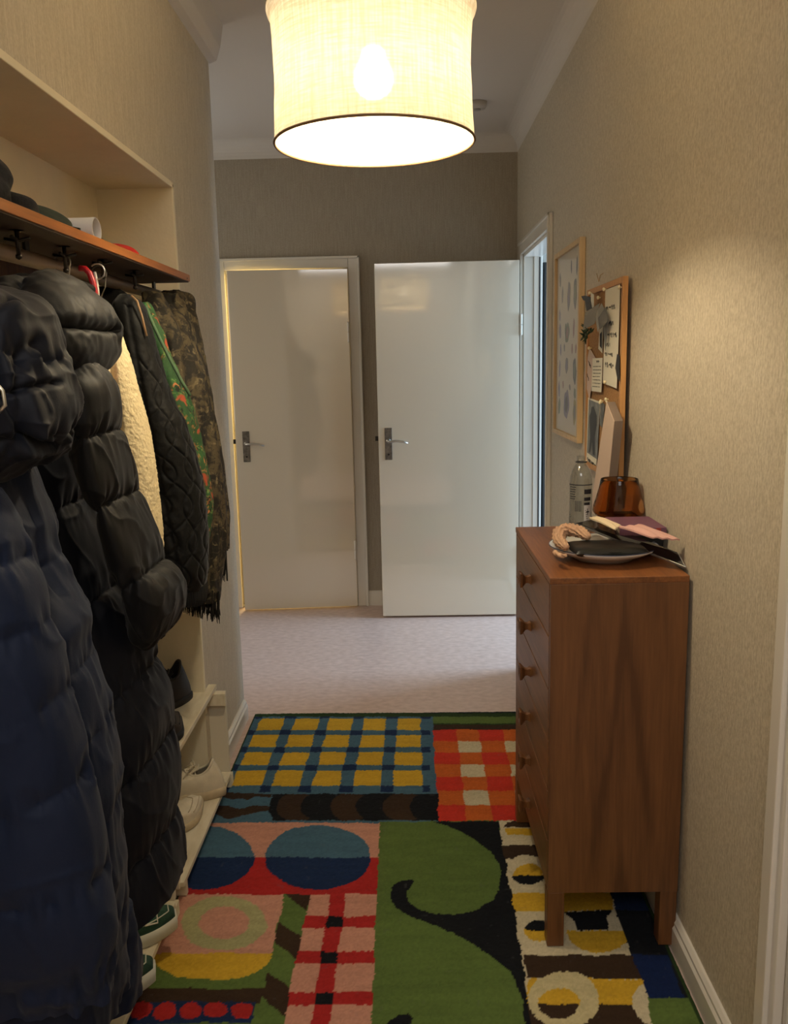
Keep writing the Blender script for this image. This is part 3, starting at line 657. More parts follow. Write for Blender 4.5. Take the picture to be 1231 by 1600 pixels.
# 1 navy parka, nearest
t = thing('parka', 'long navy hooded parka hanging nearest the camera at the left edge', 'coat', (RX, 1.12, .6), group='coats hanging on the dark rod')
INV = {}
def put_under(o, root): o.parent = root; o.matrix_parent_inverse = Matrix.Translation(-root.location)
def P_(o, root=t): put_under(o, root); return o
def sl(a, k, x0): return lambda X: a+k*(X-x0)
nav = [(690, -190, 42, 1.12, 0.09), (742, -200, 42, 1.12, 0.1), (838, -215, 66, 1.12, 0.12), (915, -225, 93, 1.12, 0.13), (992, -225, 121, 1.12, 0.135), (1108, -225, 153, 1.12, 0.14), (1251, -225, 174, 1.12, 0.145), (1406, -225, 182, 1.12, 0.15), (1500, -225, 184, 1.12, 0.15), (1577, -225, 183, 1.12, 0.15)]
def navd(X, Y, th, P):
    a = puff([sl(875,.25,60), sl(1040,-.35,120), sl(1155,-.45,120), sl(1290,-.30,120), sl(1455,-.05,120)], .008, .005, sharp=.7, seed=3)(X, Y, th, P)
    # long front fold running down beside the sleeve
    e = 100+(Y-960)*.16; d = (X-e); a += .014*(1/(1+np.exp(-d/5))-.5)*np.where(np.sin(th) < 0, 1, 0)*(Y < 1480)
    a += .012*np.exp(-((d-2)/9)**2)*-1*(np.sin(th) < 0)
    a += .006*vnoise(np.stack([(X+Y*.5)*.03, (Y-X*.6)*.012, th*0], -1))
    return a
navhem = lambda X, Y: np.where(Y > 1440, (Y-1440)/152, 0)**2*np.clip((45-X)/260, 0, 1)*.16-np.where(Y > 1500, (Y-1500)/77, 0)*(.012*np.clip((X-110)/80, 0, 1)+.003*np.sin(X*.09))
P_(cloth('body', nav, 300, 240, navd, M_navy, None, hem=navhem))
hood = [(452,-190,-20,1.08,.05),(470,-200,22,1.08,.09),(510,-205,60,1.08,.12),(560,-210,88,1.08,.13),(610,-210,103,1.08,.135),(655,-210,110,1.08,.13),(690,-205,108,1.08,.12),(712,-200,88,1.08,.11),(735,-190,30,1.08,.09),(752,-180,-20,1.08,.06)]
def hoodd(X, Y, th, P):
    a = puff([sl(545,.35,40), sl(690,-.10,40)], .012, .008, sharp=.6, seed=9)(X, Y, th, P)
    d = X-(20+(Y-450)*.30); a -= .018*np.exp(-(d/7)**2)*(np.sin(th) < 0)
    d = X-(78+(Y-560)*.12); a -= .012*np.exp(-(d/5)**2)*(np.sin(th) < 0)
    d = (Y-(640-.5*(X-20))); a -= .010*np.exp(-(d/6)**2)*(np.sin(th) < 0)
    return a+.010*vnoise(P*np.array([12,12,12])+2)+.004*vnoise(P*np.array([34,34,26])+5)
P_(cloth('hood', hood, 150, 200, hoodd, M_pufn, None))
# sleeve hanging in front
slv = [(770,-150,-10,1.0,.05),(850,-150,30,.99,.065),(960,-140,70,.985,.07),(1080,-130,100,.98,.072),(1200,-120,126,.98,.07),(1330,-110,154,.98,.068),(1430,-105,172,.98,.062),(1500,-100,180,.99,.056),(1552,-100,176,1.0,.05)]
P_(cloth('sleeve', slv, 170, 130, puff([sl(860,.3,0), sl(985,-.2,0), sl(1120,-.35,0), sl(1250,-.3,0), sl(1380,-.1,0)], .007, .005, sharp=.7, seed=21), M_navy, None))
lowr = [(1430,120,200,1.24,.05),(1480,110,211,1.25,.06),(1530,110,215,1.25,.06),(1550,112,213,1.25,.055)]
P_(cloth('hem_flap', lowr, 50, 90, folds(.010, (20,20,5), 5, .003), M_navy, None, hem=lambda X, Y: -np.where(Y > 1500, (Y-1500)/50, 0)*np.clip((X-150)/60, -1, 1)*.012))
b = MB(); q = at(3, 625, 1, .93); b.tube([q+np.array([-.008,0,.022]), q+np.array([.002,0,.010]), q+np.array([.003,0,-.006]), q+np.array([-.006,0,-.014])], .0022, 8); P_(b.build('zip_pull', M_zip, None, smooth=True))
P_(hanger_hook(None, RX, 1.12))

# 2 long black puffer coat
t = thing('puffer_coat', 'long black puffer coat with big hood and quilted sleeve', 'coat', (RX, 1.55, .4), group='coats hanging on the dark rod')
bod = [(560, -60, 88, 1.56, 0.06), (600, -70, 103, 1.56, 0.09), (680, -70, 117, 1.57, 0.11), (776, -60, 130, 1.58, 0.125), (850, -50, 159, 1.6, 0.13), (910, -40, 187, 1.61, 0.14), (992, 0, 223, 1.62, 0.145), (1050, 40, 238, 1.62, 0.15), (1096, 80, 251, 1.62, 0.155), (1185, 105, 261, 1.62, 0.16), (1275, 115, 269, 1.62, 0.16), (1340, 118, 275, 1.62, 0.16), (1374, 120, 277, 1.62, 0.16)]
bd = puff([sl(660,-.5,110), sl(776,-.6,139), sl(906,-.72,198), sl(1040,-.80,240), sl(1162,-.55,262), sl(1290,-.42,271)], .017, .0055, sharp=.5, seed=31)
def bodd(X, Y, th, P):
    a = bd(X, Y, th, P); e = 128+(Y-900)*.05
    d = X-(120+(Y-860)*.13); a -= .013*np.exp(-(d/6)**2)*(np.sin(th) < 0)*(Y > 800)
    return a
o = P_(cloth('body', bod, 330, 260, bodd, M_pufn, None, hem=lambda X, Y: -np.where(Y > 1300, (Y-1300)/74, 0)*np.clip((270-X)/100, 0, 1)*.05), t)
slv = [(570, 92, 150, 1.46, 0.045), (588, 98, 161, 1.46, 0.07), (640, 118, 175, 1.46, 0.085), (690, 132, 181, 1.47, 0.09), (764, 158, 198, 1.48, 0.095), (800, 168, 209, 1.49, 0.097), (869, 190, 242, 1.51, 0.1), (915, 206, 271, 1.52, 0.1), (950, 218, 272, 1.53, 0.095), (983, 222, 261, 1.54, 0.08), (1002, 238, 247, 1.54, 0.05)]
P_(cloth('sleeve', slv, 240, 170, puff([sl(676,-.32,165), sl(778,-.52,188), sl(893,-.55,225)], .018, .006, sharp=.45, seed=41), M_puf, None), t)
hood = [(430,58,88,1.50,.03),(436,34,104,1.50,.07),(454,14,126,1.50,.11),(472,8,147,1.50,.135),(497,8,165,1.50,.15),(515,12,172,1.50,.15),(535,22,174,1.50,.145),(560,40,172,1.50,.13),(580,62,156,1.50,.10),(592,84,134,1.50,.06)]
def hd(X, Y, th, P):
    f = np.sin(th) < 0.35
    a = .020*np.sin(PI*np.clip((X-0)/180, 0, 1))**.5
    # two seams: one bowed line down the left lobe, one slanting across the right lobe
    cx = 62+.00*(Y)+34*np.sin((Y-425)/170*PI/2); d1 = X-cx; a -= .024*np.exp(-np.abs(d1)/9)*f
    d2 = Y-(521-.10*(X-100)); a -= .026*np.exp(-np.abs(d2)/8)*f*(1/(1+np.exp(-(X-cx)/4)))
    d3 = Y-(470+.9*(X-30)); a -= .012*np.exp(-np.abs(d3)/7)*f*(X < cx)
    near = np.exp(-np.abs(d2)/22)+np.exp(-np.abs(d1)/20)
    return a-.012+.006*near*vnoise(P*np.array([80,80,60])+3)+.004*fbm(P*12)
P_(cloth('hood', hood, 170, 240, hd, M_puf, None), t)
collar = [(436,0,100,1.58,.03),(442,-5,128,1.58,.05),(460,-10,140,1.58,.07),(500,-20,130,1.58,.08),(600,-40,120,1.58,.08)]
P_(cloth('collar', collar, 60, 100, folds(.006, (20,20,10), 8, .002), M_lining, None), t)
b = MB(); q = at(138, 945, 1, 1.45); b.lathe([(0,-.004),(.004,-.002),(.004,.002),(0,.004)], q, 10); P_(b.build('snap_button', M_zip, None), t)
b = MB(); pts = [at(x, y, 1, 1.45) for x, y in ((118,600),(116,650),(117,690),(124,705),(133,712))]; b.tube(pts, .003, 8); P_(b.build('drawcord', M_lining, None, smooth=True), t)
P_(hanger_hook(None, RX, 1.56), t)

# 3 red hanger with a red garment edge
t = thing('coat_hanger', 'red plastic hanger arched over the rod between the black coats', 'hanger', (RX, 1.78, 1.6))
def loop(pts, Y, r, m, nm, root):
    b = MB(); b.tube([at(x, y, 1, Y) for x, y in pts], r, 12); o = b.build(nm, m, None, smooth=True); put_under(o, root); return o
loop([(124,419),(133,420),(140,427),(145,441),(148,456),(150,470),(153,500),(156,560)], 1.86, .0065, M_redp, 'hanger_arm', t)
loop([(148,425),(151,440),(153,455),(154,468)], 1.87, .003, M_whitep, 'hanger_edge', t)
b = MB(); q = at(152, 424, 1, 1.87); b.tube([q+np.array([.016*math.cos(a), 0, .016*math.sin(a)]) for a in np.linspace(-2.2, 2.4, 16)], .0018, 6); o = b.build('hanger_hook', M_zip, None, smooth=True); put_under(o, t)
# 4 cream fleece
t = thing('fleece_jacket', 'cream fleece jacket showing between black puffer sleeve and quilted jacket', 'jacket', (RX, 1.95, 1.0), group='coats hanging on the dark rod')
fl = [(472,60,150,1.93,.04),(485,66,164,1.93,.05),(520,74,182,1.93,.06),(560,84,199,1.93,.065),(600,92,209,1.93,.07),(653,100,223,1.93,.07),(720,110,237,1.93,.072),(780,116,244,1.93,.074),(832,120,249,1.93,.074),(880,122,250,1.93,.07)]
def fld(X, Y, th, P):
    a = folds(.006, (18,18,3), 2, .0)(X, Y, th, P); e = 186+(Y-560)*.15; a -= .012*np.exp(-((X-e)/3.5)**2)*(np.sin(th) < 0)
    return a+.0012*vnoise(P*170)+.0010*vnoise(P*300)
put_under(cloth('body', fl, 260, 220, fld, M_fleece, None), t)
rd = [(560,146,158,1.86,.012),(572,146,164,1.86,.02),(588,148,167,1.86,.02),(604,154,163,1.86,.012)]
put_under(cloth('red_trim', rd, 20, 30, folds(.003, (40,40,30), 1, 0), mat('red_fleece', (170,52,40), .9), None), t)
put_under(hanger_hook(None, RX, 1.93), t)
# 5 dark coat between
t = thing('dark_jacket', 'plain black jacket behind the cream fleece, under the rod', 'jacket', (RX, 2.05, 1.0), group='coats hanging on the dark rod')
dk = [(452,150,186,2.29,.012),(462,130,200,2.29,.022),(480,125,208,2.29,.025),(520,130,214,2.29,.025),(600,140,230,2.29,.025),(700,150,250,2.29,.025),(830,170,270,2.29,.025)]
put_under(cloth('body', dk, 120, 120, folds(.004, (18,18,3), 12, .001), M_lining, None), t)
# 6 black quilted jacket
t = thing('quilted_jacket', 'black onion-quilted jacket sleeve with ribbed cuff beside the scarves', 'jacket', (RX, 2.2, .9), group='coats hanging on the dark rod')
qt = [(462,186,210,2.16,.03),(470,180,219,2.16,.05),(500,180,232,2.16,.07),(540,184,244,2.16,.075),(580,190,256,2.16,.08),(622,196,269,2.16,.085),(668,200,290,2.16,.09),(730,206,311,2.16,.09),(807,214,323,2.16,.09),(860,226,327,2.16,.09),(900,244,325,2.16,.08),(918,262,321,2.16,.062)]
def qd(X, Y, th, P):
    u = P[...,2]*12; v = (P[...,0]*1.0+P[...,1]*1.0)*13+.25*np.sin(P[...,2]*20)
    # rows of rounded diamonds
    a1 = np.abs(((v+.5*np.sin(u*PI*.9)) % 1)-.5)*2; a2 = np.abs(((v-.5*np.sin(u*PI*.9)+.5) % 1)-.5)*2
    m_ = np.minimum(1-a1, 1-a2); seam = np.exp(-np.abs(m_)*8)
    return -.0048*seam*np.clip((Y-545+10*np.sin(X*.1))/14, 0, 1)+.0018*fbm(P*np.array([40,40,40]))+.008*vnoise(P*np.array([14,14,5]))-.004*np.exp(-((X-(240+(Y-620)*.2))/4)**2)
put_under(cloth('body', qt, 340, 280, qd, M_quilt, None), t)
cf = [(912,264,322,2.16,.05),(920,266,322,2.16,.052),(935,272,321,2.16,.050),(942,276,319,2.16,.045)]
put_under(cloth('cuff', cf, 24, 160, lambda X, Y, th, P: .0018*np.sin(th*46), mat('rib_knit', (18,18,18), .9), None), t)
loop([(205,462),(214,470),(222,495),(229,525)], 2.10, .0028, mat('beige_binding', (150,120,86), .7), 'lining_edge', t)
put_under(hanger_hook(None, RX, 2.16), t)

# 7 green floral scarf, 8 dark patterned scarf with fringe
def pattern_mat(name, base, cols, scale, rough=.85, thresh=(.45,.55), bump=.4):
    m = mat(name, base, rough, bump=bump, bscale=220); nt = m.node_tree; N = nt.nodes; L = nt.links; p = N['Principled BSDF']; tc = N.new('ShaderNodeTexCoord'); prev = None
    for k, (c, sc, t0, t1, kind) in enumerate(cols):
        mp = N.new('ShaderNodeMapping'); mp.inputs['Location'].default_value = (k*3.1, k*1.7, k*2.3); L.new(tc.outputs['Object'], mp.inputs[0])
        if kind == 'v':
            n = N.new('ShaderNodeTexVoronoi'); n.inputs['Scale'].default_value = sc
        else:
            n = N.new('ShaderNodeTexNoise'); n.inputs['Scale'].default_value = sc; n.inputs['Detail'].default_value = 3; n.inputs['Distortion'].default_value = .8
        L.new(mp.outputs[0], n.inputs['Vector'])
        r = N.new('ShaderNodeMapRange'); r.inputs[1].default_value = t0; r.inputs[2].default_value = t1; L.new(n.outputs['Distance' if kind == 'v' else 0], r.inputs[0])
        mx = N.new('ShaderNodeMix'); mx.data_type = 'RGBA'; L.new(r.outputs[0], mx.inputs[0])
        if prev is None: mx.inputs[6].default_value = lin(base)
        else: L.new(prev, mx.inputs[6])
        mx.inputs[7].default_value = lin(c); prev = mx.outputs[2]
    L.new(prev, p.inputs['Base Color']); return m
M_floral = pattern_mat('floral_cotton', (46,92,48), [((22,34,20),34,.50,.60,'n'),((112,140,74),80,.58,.68,'n'),((164,72,44),17,.36,.27,'v'),((196,120,74),60,.55,.7,'n'),((40,76,40),26,.48,.56,'n')], 20)
M_camo = pattern_mat('jacquard_wool', (78,68,48), [((30,26,20),24,.44,.54,'n'),((116,104,76),44,.58,.70,'n'),((20,18,15),120,.56,.7,'n')], 20)
t = thing('floral_scarf', 'green scarf with orange flowers hanging behind the quilted jacket', 'scarf', (RX, 2.32, 1.1))
gs = [(476,222,232,2.30,.02),(520,236,252,2.31,.03),(560,246,268,2.32,.04),(600,254,285,2.32,.045),(640,262,298,2.32,.05),(690,272,310,2.32,.05),(735,286,320,2.32,.05),(800,290,330,2.32,.045),(840,296,326,2.32,.03)]
put_under(cloth('cloth', gs, 170, 120, folds(.008, (26,26,4), 6, .002), M_floral, None), t)
loop([(228,478),(236,500),(250,530),(266,562),(284,596),(297,618)], 2.24, .0045, mat('green_binding', (80,108,76), .8), 'bound_edge', t)
t = thing('fringed_scarf', 'dark brown patterned scarf with black fringe at the end of the rod', 'scarf', (RX, 2.5, 1.0))
def flap(nm, rows, seed, amp, Yb=None, nz=260, ntt=150, f=(28,28,1.6)):
    o = cloth(nm, rows, nz, ntt, folds(amp, f, seed, .0015), M_camo, None); put_under(o, t); return o
flap('front_fold', [(456,252,275,2.60,.02),(462,250,284,2.58,.04),(480,250,290,2.55,.05),(527,256,303,2.52,.055),(590,266,318,2.5,.06),(650,276,326,2.5,.06),(700,288,334,2.5,.06),(770,296,342,2.5,.06),(850,300,346,2.5,.06),(905,302,344,2.5,.055),(935,304,342,2.5,.05)], 31, .016)
flap('back_fold', [(456,262,284,2.62,.02),(462,262,291,2.61,.03),(490,268,298,2.6,.04),(560,276,316,2.59,.05),(650,290,328,2.58,.05),(720,300,339,2.58,.05),(780,308,350,2.58,.05),(858,312,353,2.58,.045)], 57, .012)
flap('inner_fold', [(458,222,252,2.45,.03),(480,226,262,2.45,.045),(560,238,290,2.45,.05),(640,250,305,2.45,.05),(760,262,330,2.45,.055),(860,272,330,2.45,.055),(925,280,326,2.45,.05)], 77, .010, nz=160)
def fringe(nm, x0, x1, y0, y1, Y, n, d):
    b = MB()
    for k in range(n):
        x = x0+(x1-x0)*random.random(); yy = y0(x)+random.uniform(-3, 3); Yk = Y+random.uniform(-d, d); L_ = y1(x)-yy+random.uniform(-12, 6); dx = random.uniform(-4, 4)
        b.tube([at(x,yy-6,1,Yk), at(x+dx*.3,yy+L_*.4,1,Yk), at(x+dx*.8,yy+L_*.8,1,Yk+.002), at(x+dx,yy+L_,1,Yk)], [.0020,.0018,.0015,.0010], 4)
    o = b.build(nm, mat('black_fringe', (16,15,13), .9), None); o['kind'] = 'stuff'; put_under(o, t)
fringe('fringe', 276, 343, lambda x: 932-.25*(340-x)*.6, lambda x: 950+(x-276)*.30, 2.48, 150, .045)
fringe('fringe', 342, 353, lambda x: 858, lambda x: 905, 2.58, 22, .03)

# ---------------------------------------------------------------- shoe rack: two painted crates end to end
def crate(label, y0, y1):
    t = thing('crate_rack', label, 'shoe rack', (-.80, (y0+y1)/2, 0), group='painted crates used as a shoe rack')
    xo = -.664; xi = -.945; L_ = []
    def bd(nm, x0, x1, ya, yb, z0, z1, m=M_crate, bev=.002):
        b = MB(); b.box(x0,x1,ya,yb,z0,z1); o = b.build(nm, m, None, bevel=bev); put_under(o, t)
    for ya, s in ((y1-.02, 1), (y0, -1)):       # ends: two upright boards with a gap between, rails top and bottom
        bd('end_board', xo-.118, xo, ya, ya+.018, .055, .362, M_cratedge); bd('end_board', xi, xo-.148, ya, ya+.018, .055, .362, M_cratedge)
        yr = ya-.022 if s > 0 else ya+.020
        bd('rail', xi, xo+.004, yr, yr+.020, .318, .364); bd('rail', xi, xo+.010, yr-.012*s, yr+.030, .0137, .056)
    bd('top_plank', -.835, -.698, y0-.01, y1+.004, .366, .384); bd('top_plank', xi, -.845, y0-.01, y1+.004, .366, .384)
    bd('shelf_plank', -.745, -.652, y0+.005, y1-.05, .058, .074); bd('shelf_plank', -.848, -.755, y0+.005, y1-.05, .058, .074); bd('shelf_plank', xi, -.858, y0+.005, y1-.05, .058, .074)
    return t
crate('cream painted crate rack at the far end, with white sneakers on its lower shelf', 2.15, 2.862)
crate('cream painted crate rack nearer the camera, with green sneakers, under the long coats', 1.30, 2.118)

# ---------------------------------------------------------------- shoes
def shoe(name, label, loc, rz, L_, cols, group=None, high=.075, w=.052, sole=.026, laces=True, swoop=False, tilt=0):
    m_up, m_sole, m_in, m_lace = cols; t = thing(name, label, 'shoe', loc, 0, group)
    n = 56; U = np.linspace(0, 2*PI, n, endpoint=False)
    def foot(s):      # outline: heel at x=0, toe at x=L
        x = L_*(.5-.5*np.cos(U)); f = x/L_
        wd = w*np.sqrt(np.clip(np.sin(PI*np.clip(f*.93+.035, 0, 1)), 0, 1))**1.0*(.80+.28*np.exp(-((f-.68)/.22)**2)-.10*np.exp(-((f-.42)/.12)**2))
        return x, np.sign(np.sin(U))*wd*s+.006*np.sin(PI*f)
    fx, fy = foot(1.0); sx, sy = foot(1.10)
    b = MB(); rise = .010*np.clip((fx/L_-.8)/.2, 0, 1)**2
    rings = []
    for z, s in ((0,1.02),(.004,1.09),(sole*.6,1.12),(sole,1.09),(sole,.92)):
        x, y = foot(s); x = (x-L_/2)*(1+.03*(s-1)*10/1.0)+L_/2; rings.append(np.stack([x, y, np.full(n, z)+rise], -1))
    b.grid(np.array(rings), wrap=True, cap0=True, cap1=True); o = b.build('sole', m_sole, None, smooth=True); subs = [o]
    # upper: from the footprint to the collar opening
    ox0, ox1 = .035*L_/.28, .45*L_
    ocx, orx = (ox0+ox1)/2, (ox1-ox0)/2; ox = ocx-orx*np.cos(U); fo = (ox-ox0)/(ox1-ox0)
    oy = np.sin(U)*w*.52*np.where(fo > .55, 1-.25*(fo-.55)/.45, 1)
    oz = sole+high*(1-.34*np.sin(PI*np.clip(fo, 0, 1)*.9))+.012*np.exp(-(fo/.10)**2)-.008*np.clip((fo-.6)/.4, 0, 1)
    base = np.stack([fx, fy, sole+rise], -1); top = np.stack([ox, oy, oz], -1)
    ctrl = np.stack([fx*.97+ox*.03+.004, fy*1.05, np.minimum(oz, sole+.052+rise)*.5+.5*(sole+.045)], -1)
    k = 16; rows = []
    for i in range(k+1):
        q = i/k; rows.append((1-q)**2*base+2*q*(1-q)*ctrl+q*q*top+np.array([0,0,1])*(.0012*math.sin(q*PI*3)))
    A = np.array(rows); nr = A.copy()
    b = MB(); b.grid(A, wrap=True)
    inn = [top+[0,0,.003], top*[1,.9,1]+np.array([.0,0,0]), np.stack([ocx+(ox-ocx)*.96, oy*.85, oz-.022], -1), np.stack([ocx+(ox-ocx)*1.0, oy*.9, np.full(n, sole+.012)], -1)]
    b.grid(np.array(inn), wrap=True, cap1=True, mi=1); o = b.build('upper', [m_up, m_in], None, smooth=True); subs.append(o)
    # collar roll, heel tab, toe seam
    b = MB(); b.tube([top[i] for i in list(range(n))+[0]], .0045, 8, cap=False); o = b.build('collar', m_up, None, smooth=True); subs.append(o)
    b = MB()
    for q in (5, 9):
        pts = [A[q][i]+np.array([0,0,.0006]) for i in range(int(n*.30), int(n*.70)+1)]; b.tube(pts, .0016, 5)
    o = b.build('seam', m_sole, None, smooth=True); o['kind'] = 'stuff'; subs.append(o)
    # tongue
    tx = np.linspace(ox1+.010, ox1-.045, 8); b = MB(); G = np.array([[(x, yy, sole+high*.62+(ox1+.010-x)*.55-.9*yy*yy/ w) for yy in np.linspace(-w*.38, w*.38, 7)] for x in tx]); b.sheet(G, .004)
    o = b.build('tongue', m_up, None, smooth=True); subs.append(o)
    if laces:
        b = MB(); zt = lambda x: sole+high*.70+(ox1-x)*.28
        for q in range(5):
            x = ox1+.050-q*.021; z = sole+high*(.60+.10*q/4)+.004
            hw = w*(.34+.02*q); b.tube([(x+.004,-hw-.004,z-.014),(x,-hw*.7,z-.002),(x-.001,0,z+.003),(x,hw*.7,z-.002),(x-.004,hw+.004,z-.014)], .0026, 6)
        x = ox1-.034; z = sole+high*.88
        for s in (-1,1):
            b.tube([(x,0,z),(x+.004,s*.012,z+.012),(x+.010,s*.026,z+.016),(x+.018,s*.030,z+.004),(x+.012,s*.016,z+.001),(x,0,z+.002)], .0022, 6)
            b.tube([(x,0,z),(x+.014,s*.014,z+.004),(x+.030,s*.030,z-.010),(x+.038,s*.036,z-.022)], .0020, 6)
        o = b.build('laces', m_lace, None, smooth=True); o['kind'] = 'stuff'; subs.append(o)
    if swoop:
        for s in (-1, 1):
            b = MB(); q = [A[r][int(n*c)] for r, c in ((5,.33 if s > 0 else .67),(3,.37 if s > 0 else .63),(8,.43 if s > 0 else .57))]
            b.tube([k_+np.array([0,s*.002,.001]) for k_ in q], .0022, 6); o = b.build('side_mark', M_whitep, None); subs.append(o)
    for o in subs:
        o.parent = t
    t.rotation_euler = (0, tilt, rz)
    return t
M_sw = mat('white_leather', (212,202,178), .5, bump=.2, bscale=120, var=.04, vscale=30); M_sws = mat('worn_white_rubber', (184,168,138), .6, bump=.2, bscale=70, var=.08, vscale=25)
M_in = mat('shoe_lining', (120,112,96), .9); M_lace = mat('white_lace', (206,196,172), .9, bump=.4, bscale=400)
M_ina = mat('dark_lining', (30,29,28), .9); M_grn = mat('green_mesh', (44,96,70), .8, bump=.4, bscale=260, col2=(28,58,46), vscale=12)
M_blk = mat('black_leather', (20,19,18), .5, bump=.25, bscale=90); M_brn = mat('dark_brown_suede', (48,38,30), .8, bump=.3, bscale=150); M_bsole = mat('black_rubber', (22,21,20), .7)
M_grs = mat('white_foam_sole', (206,206,194), .6, bump=.3, bscale=60)
g = 'white sneakers on the lower crate shelf'
shoe('sneaker', 'white leather sneaker lying crosswise, heel towards the rug, laces loose', (-.640, 2.655, .0745), math.radians(190), .285, (M_sw, M_sws, M_in, M_lace), g, high=.082, sole=.032)
shoe('sneaker', 'white leather sneaker in front of its pair, toe pointing away from the camera', (-.795, 2.29, .0745), math.radians(72), .285, (M_sw, M_sws, M_in, M_lace), g, high=.058)
g = 'green running shoes under the navy parka'
shoe('running_shoe', 'green and black running shoe with a white tick, farther of its pair', (-.885, 1.85, .0745), math.radians(22), .285, (M_grn, M_grs, M_ina, M_grn), g, high=.056, sole=.036, swoop=True)
shoe('running_shoe', 'green running shoe nearest the camera, half under the navy parka', (-.892, 1.68, .0745), math.radians(18), .285, (M_grn, M_grs, M_ina, M_grn), g, high=.056, sole=.036, swoop=True)
shoe('boot', 'black leather ankle shoe on top of the far crate by the wall', (-.765, 2.745, .3845), math.radians(232), .26, (M_blk, M_bsole, M_ina, M_blk), 'dark shoes on the crate top', high=.105, laces=True)
shoe('walking_shoe', 'dark brown walking shoe on the crate top beside the puffer coat', (-.772, 2.26, .3845), math.radians(84), .25, (M_brn, M_bsole, M_ina, M_brn), 'dark shoes on the crate top', high=.06)

# ---------------------------------------------------------------- things on the hat shelf
ZSH = zS1+.0005
def blobcloth(A_fn, nm, m, root, nu=60, nv=40):
    U, V = np.meshgrid(np.linspace(0, 2*PI, nu, endpoint=False), np.linspace(0, 1, nv)); b = MB(); b.grid(A_fn(U, V), wrap=True, cap0=True, cap1=True)
    o = b.build(nm, m, None, smooth=True); put_under(o, root); return o
def heap(cx, cy, rx, ry, h, seed, ang=0, amp=.15):
    def f(U, V):
        a = V*PI/2; r = np.cos(a)**.7; z = np.sin(a)**.9*h
        x = rx*r*np.cos(U); y = ry*r*np.sin(U); P = np.stack([x*18+seed, y*18, z*18], -1); k = 1+amp*vnoise(P)+amp*.5*vnoise(P*2.3)
        X = x*k*math.cos(ang)-y*k*math.sin(ang); Y = x*k*math.sin(ang)+y*k*math.cos(ang)
        return np.stack([cx+X, cy+Y, ZSH+z*(1+amp*vnoise(P+7)*np.minimum(V*4, 1))], -1)
    return f
M_knit = mat('black_knit', (20,22,26), .95, bump=.8, bscale=180); M_green = mat('dark_green_cotton', (24,40,32), .85, bump=.4, bscale=200)
t = thing('knit_hat', 'black knitted hat heaped at the left end of the hat shelf', 'hat', (-.76, 1.50, ZSH)); blobcloth(heap(-.765, 1.50, .10, .10, .098, 1), 'crown', M_knit, t)
blobcloth(heap(-.745, 1.60, .085, .05, .045, 4), 'brim', M_knit, t)
t = thing('green_cap', 'dark green cap lying beside the black hat on the shelf', 'cap', (-.74, 1.76, ZSH)); blobcloth(heap(-.75, 1.745, .085, .13, .040, 9, 0, .08), 'crown', M_green, t)
b = MB(); G = np.array([[(-.75+.075*u, 1.84+.045*math.sqrt(max(0,1-u*u))*v, ZSH+.022-.010*u*u-.008*v) for u in np.linspace(-1,1,17)] for v in np.linspace(0,1,6)]); b.sheet(G, .003); put_under(b.build('peak', M_green, None, smooth=True), t)
t = thing('rolled_tube', 'pale grey cardboard tube lying on the hat shelf beside the cap', 'tube', (-.72, 1.95, ZSH))
c0 = at(112, 350, 1, 1.86); c1 = at(146, 352, 1, 2.0); 
def ring_tube(a, c, r0, r1, n=40):
    a = Vector(a); c = Vector(c); d = (c-a).normalized(); u = d.cross(Vector((0,0,1))).normalized(); v = u.cross(d); rows = []
    for P, r in ((a,r1),(a,r0),(c,r0),(c,r1),(a,r1)): rows.append([tuple(P+(u*math.cos(k)+v*math.sin(k))*r) for k in np.linspace(0, 2*PI, n, endpoint=False)])
    return np.array(rows)
b = MB(); b.grid(ring_tube((-.93,1.975,ZSH+.0275), (-.684,1.965,ZSH+.0275), .027, .0235), wrap=True); put_under(b.build('wall', mat('grey_card', (206,206,208), .6), None, smooth=False), t)
for f in t.children: 
    mm = f.modifiers.new('bevel','BEVEL'); mm.width = .001
    for p_ in f.data.polygons: p_.use_smooth = True
    mm.limit_method = 'ANGLE'; f.data.update()
t = thing('peaked_hat', 'small black hat with pointed peak showing beyond the grey tube', 'cap', (-.80, 2.09, ZSH)); blobcloth(heap(-.80, 2.12, .085, .055, .052, 15, .4, .06), 'crown', M_black, t)
t = thing('red_beanie', 'red ribbed beanie lying low at the far end of the hat shelf', 'beanie', (-.75, 2.29, ZSH))
def bean(U, V):
    a = V*PI/2; r = np.cos(a)**.6; k = 1+.035*np.cos(U*30)*np.cos(a)
    return np.stack([-.765+.07*r*k*np.cos(U), 2.30+.075*r*k*np.sin(U), ZSH+.040*np.sin(a)*(1+.15*np.sin(U*2))], -1)
blobcloth(bean, 'knit', mat('red_knit', (206,48,44), .9, bump=.5, bscale=200), t, 240, 24)

# ---------------------------------------------------------------- framed print and cork board on the right wall
WX = XR-.001
def yz(px, py, x): q = at(px, py, 0, x); return q[1], q[2]
M_printp = mat('print_paper', (214,205,188), .8)
fr = thing('framed_print', 'oak framed print of grey and violet stone shapes on right wall', 'picture', (WX, 3.56, 1.56))
y1_, zt1 = yz(867,400,XR-.02); y0_, zt0 = yz(914,368,XR-.004); zb_ = yz(868,677,XR-.02)[1]; ztop = (zt1+zt0)/2; 
def bar(nm, m, root, x0, x1, ya, yb, za, zb2, bev=.0012):
    b = MB(); b.box(x0,x1,ya,yb,za,zb2); o = b.build(nm, m, None, bevel=bev); put_under(o, root); return o
fw = .019
bar('frame_bar', M_oak, fr, WX-.022, WX, y0_, y0_+fw, zb_, ztop); bar('frame_bar', M_oak, fr, WX-.022, WX, y1_-fw, y1_, zb_, ztop)
